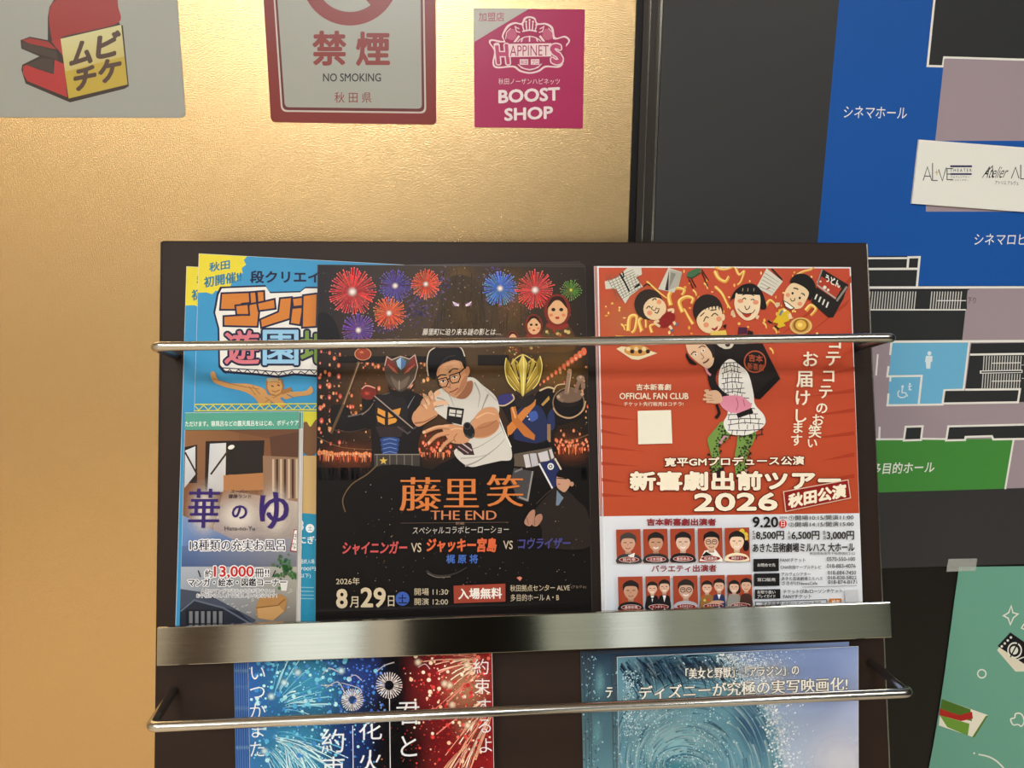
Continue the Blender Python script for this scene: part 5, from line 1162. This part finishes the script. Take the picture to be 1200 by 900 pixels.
a.build()

# ten performer photographs in two rows
def head(cx, cy, s, hair, skin=(206, 170, 146), smile=1, glass=0, long=0):
    if long: a.blob([(cx - 7 * s, cy - 3 * s), (cx, cy - 9 * s), (cx + 7 * s, cy - 3 * s), (cx + 7.4 * s, cy + 8 * s), (cx - 7.4 * s, cy + 8 * s)], hair)
    a.rect(cx - 2.6 * s, cy + 4 * s, cx + 2.6 * s, cy + 10 * s, tuple(int(v * 0.86) for v in skin))
    a.blob([(cx - 6 * s, cy - 3 * s), (cx, cy - 7 * s), (cx + 6 * s, cy - 3 * s), (cx + 5.4 * s, cy + 4 * s), (cx, cy + 8.4 * s), (cx - 5.4 * s, cy + 4 * s)], skin)
    a.blob([(cx - 6.8 * s, cy + 0.4 * s), (cx - 6.8 * s, cy - 6 * s), (cx, cy - 9.6 * s), (cx + 6.8 * s, cy - 6 * s), (cx + 6.8 * s, cy + 0.4 * s), (cx + 5 * s, cy - 3.4 * s), (cx, cy - 4.2 * s), (cx - 5 * s, cy - 3.4 * s)], hair)
    for q in (-1, 1):
        a.line([(cx + q * 1.4 * s, cy - 0.2 * s), (cx + q * 4 * s, cy - 0.2 * s)], 0.7 * s, (60, 44, 38))
        if glass: a.ring(cx + q * 2.8 * s, cy + 0.2 * s, 1.9 * s, 2.5 * s, (30, 26, 26), 14)
    a.line([(cx, cy + 1 * s), (cx - 0.6 * s, cy + 2.6 * s)], 0.5 * s, (160, 116, 94)); a.line([(cx - 2.4 * s, cy + 4.4 * s), (cx, cy + 5.4 * s), (cx + 2.4 * s, cy + 4.4 * s)], (1.3 if smile else 0.7) * s, (240, 226, 216) if smile else (140, 84, 74), False, True)
def card(x, y, h, nm):
    global a
    a = t.art('performer_photo'); a.poly([(x, y), (x + 28.4, y - 0.6), (x + 29.4, y + h - 0.6), (x + 1, y + h)], (164, 70, 46))
def plate(x, y, nm):
    pts = [(x + 3 + 23 / 2 + 11.8 * math.cos(k) + (0), y + 3.2 * math.sin(k)) for k in [i * math.pi / 8 for i in range(16)]]
    a.poly([(p[0], p[1]) for p in pts], (226, 200, 196)); a.poly([(x + 14.5 + (p[0] - x - 14.5) * 0.94, y + (p[1] - y) * 0.82) for p in pts], (132, 32, 34)); a.text(nm, x + 7, y - 1.7, x + 22, y + 1.7, (242, 232, 226), 0.02)
def bust(cx, y, w_, top, col): a.blob([(cx - w_, y), (cx - w_ * 0.9, top + 3), (cx - 3, top), (cx + 3, top), (cx + w_ * 0.9, top + 3), (cx + w_, y)], col)
HB, GH_ = (40, 34, 34), (70, 64, 62)
row1 = [(721, '祐代幸'), (752.4, '辻本茂雄'), (784, '島田あみ'), (816, '松浦真也'), (847.6, '森田まりこ')]
for i, (x, nm) in enumerate(row1):
    y = 620 - i * 0.5; card(x, y, 39.6, nm); cx = x + 15
    sk = [(206, 160, 136), (196, 150, 122), (224, 190, 168), (216, 176, 150), (240, 208, 180)][i]
    if i == 3: a.poly([(x + 2, y + 38), (x + 8, y + 26), (x + 20, y + 24), (x + 29, y + 36), (x + 29, y + 39)], (238, 236, 232)); a.poly([(x + 5, y + 32), (x + 10, y + 27), (x + 20, y + 33), (x + 16, y + 38)], (30, 28, 28))
    elif i == 4: a.blob([(x + 24, y + 12), (x + 28, y + 18), (x + 27, y + 26), (x + 22, y + 26), (x + 21, y + 16)], (30, 24, 24)); a.dots([(x + 20, y + 4, 3.2), (x + 24, y + 8, 3.2), (x + 25, y + 12, 2.4)], (226, 196, 70), 9); bust(cx - 1, y + 38.6, 13, y + 29, (240, 226, 190))
    else: bust(cx, y + 38.8, 13.4, y + 28, [(62, 60, 62), (52, 50, 50), (36, 34, 36)][i])
    if i == 0: a.poly([(cx - 1, y + 30), (cx + 7, y + 27), (cx + 5, y + 36), (cx + 1, y + 39)], (232, 232, 232)); a.line([(cx, y + 31), (cx + 1, y + 37)], 1.6, (150, 40, 44))
    head(cx - (1 if i in (0, 4) else 0) + (1 if i == 3 else 0), y + 15.5, 1.28, [GH_, HB, HB, (30, 28, 28), HB][i], sk, i in (1, 2, 4), i == 3); plate(x + 0.6, y + 35, nm); a.build()
row2 = [(723, '桑原和男'), (755, 'テンダラー'), (787, 'もりやすバン'), (818.6, 'すちさりげ'), (850, '吉田スタート')]
for i, (x, nm) in enumerate(row2):
    y = 675 - i * 0.6; card(x, y, 40, nm); cx = x + 15
    if i in (0, 2):
        bust(cx, y + 39.6, 13.4, y + 29, [(34, 32, 34), 0, (176, 182, 194)][i]); head(cx, y + 16, 1.28, HB if i == 0 else (48, 42, 40), [(198, 152, 124), 0, (204, 168, 146)][i], i == 2, i == 2)
    else:
        cl = {1: ((30, 28, 30), (30, 28, 30)), 3: ((150, 110, 60), (46, 56, 96)), 4: ((150, 146, 140), (74, 48, 42))}[i]
        bust(x + 8, y + 39.6, 7.4, y + 22, cl[0]); bust(x + 22, y + 39.6, 7, y + 22, cl[1])
        if i == 1:
            for q in (8, 22): a.poly([(x + q - 2, y + 22), (x + q + 2, y + 22), (x + q, y + 30)], (236, 236, 236))
            a.poly([(x + 5, y + 24), (x + 8, y + 25), (x + 11, y + 24), (x + 11, y + 27), (x + 8, y + 26), (x + 5, y + 27)], (24, 22, 24))
        if i == 3: a.dots([(x + 3 + k * 2.2, y + 24 + (k * 5) % 11, 1.5, ((206, 70, 50), (226, 196, 90), (60, 80, 60))[k % 3]) for k in range(5)], n=7); a.poly([(x + 20, y + 22), (x + 24, y + 22), (x + 22, y + 28)], (236, 236, 236)); a.ell(x + 20, y + 31, 8, 2, (206, 160, 136))
        head(x + 8, y + 14, 0.86, HB, (222, 182, 158), 1, 0, i == 4); head(x + 22, y + 12, 0.9, HB, (216, 176, 150), i != 4, 0, 0)
    plate(x + 0.8, y + 35.4, nm); a.build()

# ================================================================ lower tier
# ---------------------------------------------------------------- fireworks film flyers
FP = [(290.2, 770.5), (576.7, 763), (580, 960), (293.5, 960)]
FILMP = mat('blue_coated_paper', (96, 132, 190), 0.45)
NB = 6
order = ['farthest back', 'second from the back', 'third from the back', 'fourth from the back', 'third behind the front one', 'second behind the front one', 'right behind the front one']
for i in range(NB):
    dx = -(NB - i) * 2.7; z = 0.0018 + i * 0.0009
    t = flyer('film_flyer', 'blue fireworks film flyer ' + (order[i] if i < 4 else order[i + 1]) + ', seen as a blue strip', 'flyer',
              [(x + dx, y - dx * 0.026) for x, y in FP], z, 'fireworks film flyers', SH2, FILMP)
    a = t.art('flyer_print'); sh = (54, 100, 168)
    X = lambda x, y: x + dx + (y - 757) * 0.017
    a.grid([(290.5 + dx, 757.4), (576 + dx, 757.4), (579.3 + dx, 955), (293.9 + dx, 955)], [(44, 82, 148), (60, 30, 40), (60, 30, 40), (46, 92, 160)])
    g = random.Random(5)
    for y, c_ in ((786, (120, 160, 210)), (805, (84, 130, 196)), (830, (110, 150, 206)), (850, (74, 120, 188)), (876, (120, 164, 214))): a.glow(X(294, y), y, 8, 4, c_, 0.7, 12)
    a.build()
t = flyer('film_flyer', 'fireworks film flyer with blue and red sparkles, front of its pile', 'flyer', FP, 0.0076, 'fireworks film flyers', SH2)
a = t.art('night_sky')
a.poly([(290.4, 757.4), (576.1, 757.4), (579.4, 955), (293.8, 955)], (16, 14, 20))
a.grid([(290.4, 757.4), (448, 757.4), (430, 955), (293.8, 955)], [(48, 92, 170), (24, 26, 50), (20, 24, 56), (60, 128, 190)])
a.grid([(466, 757.4), (576.1, 757.4), (579.4, 955), (480, 955)], [(50, 16, 20), (150, 30, 34), (166, 34, 38), (18, 12, 14)])
a.glow(360, 800, 74, 62, (64, 150, 190), 0.85); a.glow(345, 880, 70, 62, (70, 160, 200), 0.75); a.glow(420, 790, 44, 44, (46, 70, 150), 0.7); a.glow(410, 870, 40, 50, (34, 60, 140), 0.6)
a.glow(540, 800, 74, 66, (176, 38, 42), 0.85, rot=0); a.glow(545, 880, 56, 56, (150, 30, 34), 0.8); a.glow(546, 805, 34, 50, (196, 150, 110), 0.6); a.glow(548, 850, 24, 30, (190, 130, 100), 0.4)
a.glow(462, 800, 20, 60, (18, 14, 20), 0.9); a.glow(470, 880, 34, 60, (12, 10, 12), 0.9)
a.poly([(576.1, 757.4), (700, 757.4), (700, 955), (579.4, 955)], (16, 14, 20)) if False else None
a.build()
a = t.art('fireworks_pattern')
rg = random.Random(31)
def spray(cx, cy, r0, r1, a0, a1, n, cols, drop=6, w_=1.5):
    st = []
    for i in range(n):
        t_ = rad(rg.uniform(a0, a1)); q, L = rg.uniform(r0, r0 * 1.5), rg.uniform(r0 * 1.6, r1); pts = []
        for k in range(5):
            r = q + (L - q) * k / 4; x, y = cx + r * math.cos(t_), cy - r * math.sin(t_) + drop * (k / 4) ** 2
            pts.append((min(576, max(292, x)), y if y > 758 else 758))
        c_ = rg.choice(cols); st.append((pts, w_ * 0.3, w_ * rg.uniform(0.5, 1.3), c_))
    a.strokes(st)
CY = [(190, 232, 240), (140, 210, 230), (220, 244, 246), (96, 180, 214)]
RW = [(250, 226, 196), (240, 190, 150), (236, 150, 130), (252, 240, 220)]
spray(316, 832, 18, 74, 0, 85, 26, CY); spray(300, 862, 20, 110, -70, 10, 30, CY, 16); spray(330, 860, 16, 80, -80, -20, 16, CY, 14)
spray(585, 776, 22, 90, 160, 215, 26, RW, 8, 1.6); spray(592, 812, 24, 100, 195, 245, 26, RW, 12, 1.6); spray(560, 862, 14, 90, 215, 260, 16, RW, 16, 1.2)
sp = []
for i in range(560):
    x, y = rg.gauss(356, 40), rg.gauss(812, 42)
    if 292 < x < 452 and 758 < y < 955: sp.append((x, y, rg.choice([0.5, 0.7, 0.9, 1.3, 2.0, 2.8]) * rg.uniform(0.7, 1.1), rg.choice([(120, 206, 232), (90, 176, 222), (190, 236, 244), (70, 140, 210)])))
for i in range(220):
    x, y = rg.uniform(380, 452), rg.uniform(759, 840); sp.append((x, y, rg.uniform(0.5, 1.7), rg.choice([(76, 116, 206), (110, 160, 230), (60, 90, 180)])))
for i in range(200): sp.append((rg.uniform(296, 440), rg.uniform(840, 950), rg.uniform(0.4, 1.6), rg.choice([(120, 206, 232), (80, 150, 214), (190, 236, 244)])))
for i in range(520):
    x, y = rg.gauss(540, 34), rg.gauss(800, 44)
    if 468 < x < 575 and 758 < y < 955: sp.append((x, y, rg.choice([0.5, 0.8, 1.1, 1.6, 2.4]) * rg.uniform(0.7, 1.1), rg.choice([(226, 70, 64), (236, 120, 100), (250, 206, 170), (200, 46, 48), (252, 236, 210)])))
for i in range(120): sp.append((rg.uniform(430, 575), rg.uniform(850, 950), rg.uniform(0.3, 1.0), rg.choice([(206, 60, 54), (220, 130, 90), (150, 40, 40)])))
a.dots(sp, n=8)
for x, y in ((333, 800), (349, 788), (318, 816), (400, 786), (310, 880)): a.glow(x, y, 6, 6, (210, 240, 246), 0.9, 12)
for x, y in ((527, 803), (547, 779), (521, 801), (530, 826), (548, 850), (490, 776)): a.glow(x, y, 6, 6, (252, 230, 200), 0.9, 12)
for p in ([(378, 790), (386, 783), (396, 787)], [(382, 806), (396, 799), (404, 812)], [(376, 803), (390, 803)], [(400, 800), (420, 806), (424, 812)], [(440, 788), (450, 780), (462, 776)], [(490, 782), (498, 778), (504, 784)], [(408, 795), (416, 791), (424, 797)]): a.line(p, 0.7, (200, 190, 190), False, True, 1.4)
for cx, cy, r in ((413, 820, 13), (456, 803, 15.5)):
    for rr, n_ in ((1, 30), (0.7, 20)):
        a.strokes([([(cx + r * 0.36 * math.cos(k), cy + r * 0.36 * math.sin(k)), (cx + r * rr * math.cos(k), cy + r * rr * math.sin(k))], 0.4, 1.2, (226, 216, 214)) for k in [2 * math.pi * i / n_ + rr for i in range(n_)]])
a.build()
a = t.art('film_lettering')
LW = (238, 240, 244)
a.vtext('いつかまた、', (302, 301.5), (788, 900), 21, LW, -0.004); a.build(); a = t.art('film_lettering'); a.vtext('約束するよ。', (564, 571), (781, 896), 20, LW, -0.004)
a.build(); a = t.art('title_lettering')
a.vtext('君と', (478, 478.5), (835, 874), 30, LW, 0.0, -0.03); a.vtext('花火', (434, 434), (853, 892), 30, LW, 0.0, -0.03); a.vtext('約束', (390.5, 391), (868, 900), 30, LW, 0.0, -0.03)
a.line([(413.5, 850), (414.5, 955)], 0.9, LW); a.line([(456.5, 818), (458, 955)], 0.9, LW)
a.build()

# ---------------------------------------------------------------- wave film flyers
def wave_art(t, q, full, rgs):
    rg = random.Random(rgs); dx, dy = q[0][0] - 723, q[0][1] - 770
    a = t.art('wave_picture'); a.tf = lambda x, y: (x + dx, y + dy)
    def cut(x, y): return (min(1005.6, max(723.6, x)), max(770 - (x - 723) * 0.045 + 0.6, min(948, y)))
    top = lambda x: 770.5 - (x - 723) * 0.045
    a.grid([(723.4, 770.5), (1005.7, 757.6), (1005.9, 950), (726, 950)], [(70, 100, 136), (136, 156, 204), (206, 210, 224), (90, 150, 166)])
    if not full:
        a.poly([(723.4, 770.5), (850, 764.6), (880, 790), (735, 800)], (34, 52, 74)); a.poly([(723.6, 790), (760, 790), (760, 950), (726, 950)], (78, 134, 150))
    a.glow(960, 800, 56, 50, (140, 160, 210), 0.5); a.glow(985, 895, 60, 60, (222, 222, 230), 0.7); a.glow(905, 790, 34, 24, (188, 196, 214), 0.7)
    crest = [(723.4, 771), (760, 769.2), (800, 767.6), (846, 765.2), (858, 776), (872, 794), (888, 812), (900, 832), (910, 856), (916, 884), (920, 950), (726, 950), (725, 860)]
    a.poly(spline(crest[3:11], 4, False) + [(920, 950), (726, 950), (723.4, 771), (800, 767.6)], (96, 142, 160))
    a.glow(790, 872, 74, 60, (142, 188, 198), 0.9); a.glow(760, 838, 46, 40, (134, 174, 188), 0.7); a.glow(880, 850, 26, 60, (46, 84, 128), 0.6, rot=-20)
    a.glow(790, 900, 40, 18, (70, 140, 156), 0.7); a.glow(775, 785, 56, 26, (30, 46, 66), 0.85); a.glow(828, 782, 40, 20, (28, 44, 66), 0.8)
    st = []
    pal_d = [(24, 38, 56, 0.85), (36, 60, 84, 0.8), (50, 84, 108, 0.8), (18, 30, 46, 0.85)]
    pal_m = [(84, 130, 150, 0.6), (112, 162, 178, 0.6), (146, 190, 202, 0.6), (64, 104, 130, 0.55), (176, 208, 216, 0.55), (196, 220, 224, 0.5)]
    for i in range(520):                                    # swirling water round the eye of the wave
        r = rg.uniform(0.12, 1.0); t0 = rg.uniform(150, 400); L = rg.uniform(10, 34); pts = []
        for k in range(6):
            an = rad(t0 + L * k / 5); rr = r * (1 + 0.05 * k / 5)
            pts.append(cut(800 + 108 * rr * math.cos(an), 900 + 132 * rr * math.sin(an) * (0.6 + 0.4 * r)))
        y_ = pts[0][1]; c_ = rg.choice(pal_d if y_ < 806 and rg.random() < 0.75 else pal_m)
        st.append((pts, rg.uniform(0.5, 2.6), 0.4, c_))
    a.strokes(st)
    st = []
    for i in range(150):                                    # dark falling streaks under the lip of the wave
        x = rg.uniform(726, 862); y = top(x) + abs(rg.gauss(0, 1)) * 15
        st.append(([cut(x, y), cut(x + 6, y + 8), cut(x + rg.uniform(6, 14), y + rg.uniform(14, 26))], rg.uniform(1.2, 3.2), 0.5, rg.choice([(20, 32, 50, 0.85), (40, 66, 92, 0.7), (150, 180, 196, 0.4), (66, 104, 128, 0.7)])))
    a.strokes(st)
    a.line([cut(780, 905), cut(784, 890), cut(805, 884), cut(826, 892), cut(832, 908)], 3, (58, 104, 124), False, True, 1); a.line([cut(765, 905), cut(772, 884), cut(800, 874), cut(836, 884)], 2, (66, 120, 142), False, True, 1)
    fo = []
    cr = spline([(850, 765), (864, 782), (882, 800), (896, 822), (906, 846), (914, 876), (917, 910), (919, 945)], 12, False)
    for i in range(2600):                                   # foam thrown off the crest
        x, y = rg.choice(cr); s_ = rg.random(); x += rg.gauss(2, 7) + (rg.uniform(0, 26) if s_ < 0.25 else 0); y += rg.gauss(0, 6) - (rg.uniform(0, 12) if s_ < 0.2 else 0)
        X, Y = cut(x, y)
        if Y <= top(X) + 1.5: continue
        fo.append((X, Y, rg.choice([0.3, 0.4, 0.5, 0.7, 1.0, 1.5]) * (0.8 if s_ < .4 else 1.0), rg.choice([(226, 232, 236), (206, 218, 226), (240, 242, 242), (176, 198, 212), (150, 180, 200)])))
    for i in range(700):
        x, y = cut(rg.gauss(880, 26), rg.gauss(778, 16))
        if y > top(x) + 1.5: fo.append((x, y, rg.uniform(0.3, 1.0), rg.choice([(200, 212, 224), (230, 236, 240), (160, 184, 206)])))
    for i in range(520):
        an, r = rg.uniform(0, 6.3), rg.uniform(0.3, 1); x, y = cut(790 + 74 * r * math.cos(an), 868 + 56 * r * math.sin(an)); fo.append((x, y, rg.uniform(0.3, 1.0), rg.choice([(170, 212, 218), (206, 228, 230), (110, 170, 186)])))
    for i in range(420):
        y = rg.uniform(786, 862); x, y = cut(730 + abs(rg.gauss(0, 10)), y); fo.append((x, y, rg.uniform(0.3, 1.1), rg.choice([(170, 204, 214), (210, 226, 230), (120, 164, 182)])))
    a.dots(fo, n=5)
    a.build()
def wave_sheet(q, z, lb):
    t = flyer('wave_flyer', lb, 'flyer', q, z, 'ocean wave film flyers', SH2, PAPERG)
    a = t.art('flyer_print'); dx = q[0][0] - 723
    P = lambda f, g: tuple((q[0][k] * (1 - f) + q[1][k] * f) * (1 - g) + (q[3][k] * (1 - f) + q[2][k] * f) * g for k in (0, 1))
    a.grid([P(.002, .002), P(.5, .002), P(.5, 0.99), P(.002, 0.99)], [(40, 60, 80), (46, 70, 100), (104, 144, 162), (100, 144, 156)])
    a.grid([P(.5, .002), P(.998, .002), P(.998, 0.99), P(.5, 0.99)], [(46, 70, 100), (138, 158, 204), (200, 206, 220), (90, 140, 160)])
    g = random.Random(int(z * 1e5)); it = []
    for i in range(60):
        p = P(abs(g.gauss(0, .02)) + .003, g.uniform(.02, .9)); it.append((p[0], p[1], g.uniform(0.5, 1.4), g.choice([(150, 190, 200), (40, 66, 86), (110, 160, 176)])))
    a.dots(it, n=5); a.build()
    return t
names = ['wave film flyer farthest back of its pile, a dark strip at the far edge', 'wave film flyer second from the back of its pile, a dark strip', 'wave film flyer third from the back of its pile, a thin strip']
for i, (x, y) in enumerate(((680, 763), (684, 764), (688, 765))):
    wave_sheet([(x, y), (x + 300, y - 11), (x + 302, 950), (x + 4, 950)], 0.0018 + i * 0.0008, names[i])
t = wave_sheet([(691.5, 766), (995.5, 751.5), (998, 950), (694, 950)], 0.0044, 'wave film flyer leading the rear half of its pile, one katakana letter showing')
a = t.art('film_lettering'); 
for x, y in ((703, 800), (700, 860)): a.glow(x, y, 9, 26, (120, 172, 184), 0.6)
a.text('デ', 710, 804, 722, 818, (70, 64, 56), 0.05, 0, 0.05); a.text('デ', 709.6, 803.6, 721.6, 817.6, (240, 238, 228), 0.01, 0, 0.05); a.build()
wave_sheet([(717, 769), (1000, 757), (1002, 950), (720, 950)], 0.0056, 'wave film flyer second behind the front one of its pile, a thin strip')
wave_sheet([(720, 769.6), (1003, 758), (1004.5, 950), (723, 950)], 0.0064, 'wave film flyer right behind the front one of its pile, a thin strip')
q = [(723, 770), (1006, 757.2), (1006.2, 951), (726, 951)]
t = flyer('wave_flyer', 'ocean wave film flyer with white lettering and pale sky, front of its pile', 'flyer', q, 0.0074, 'ocean wave film flyers', SH2)
wave_art(t, q, True, 77)
a = t.art('film_lettering')
OC = (92, 84, 70); LC = (242, 240, 232)
for x in (830, 870, 910): a.glow(x, 788, 40, 12, (110, 106, 96), 0.25)
a.text('「美女と野獣」「アラジン」の', 803.5, 783.4, 936, 795.6, LC, 0.0, -0.035, 0, outline=((0.06, OC),), serif=0.03)
a.text('ディズニーが究極の実写映画化!', 749, 804, 993, 820, LC, 0.0, -0.045, 0, outline=((0.055, OC),), serif=0.035)
a.build()
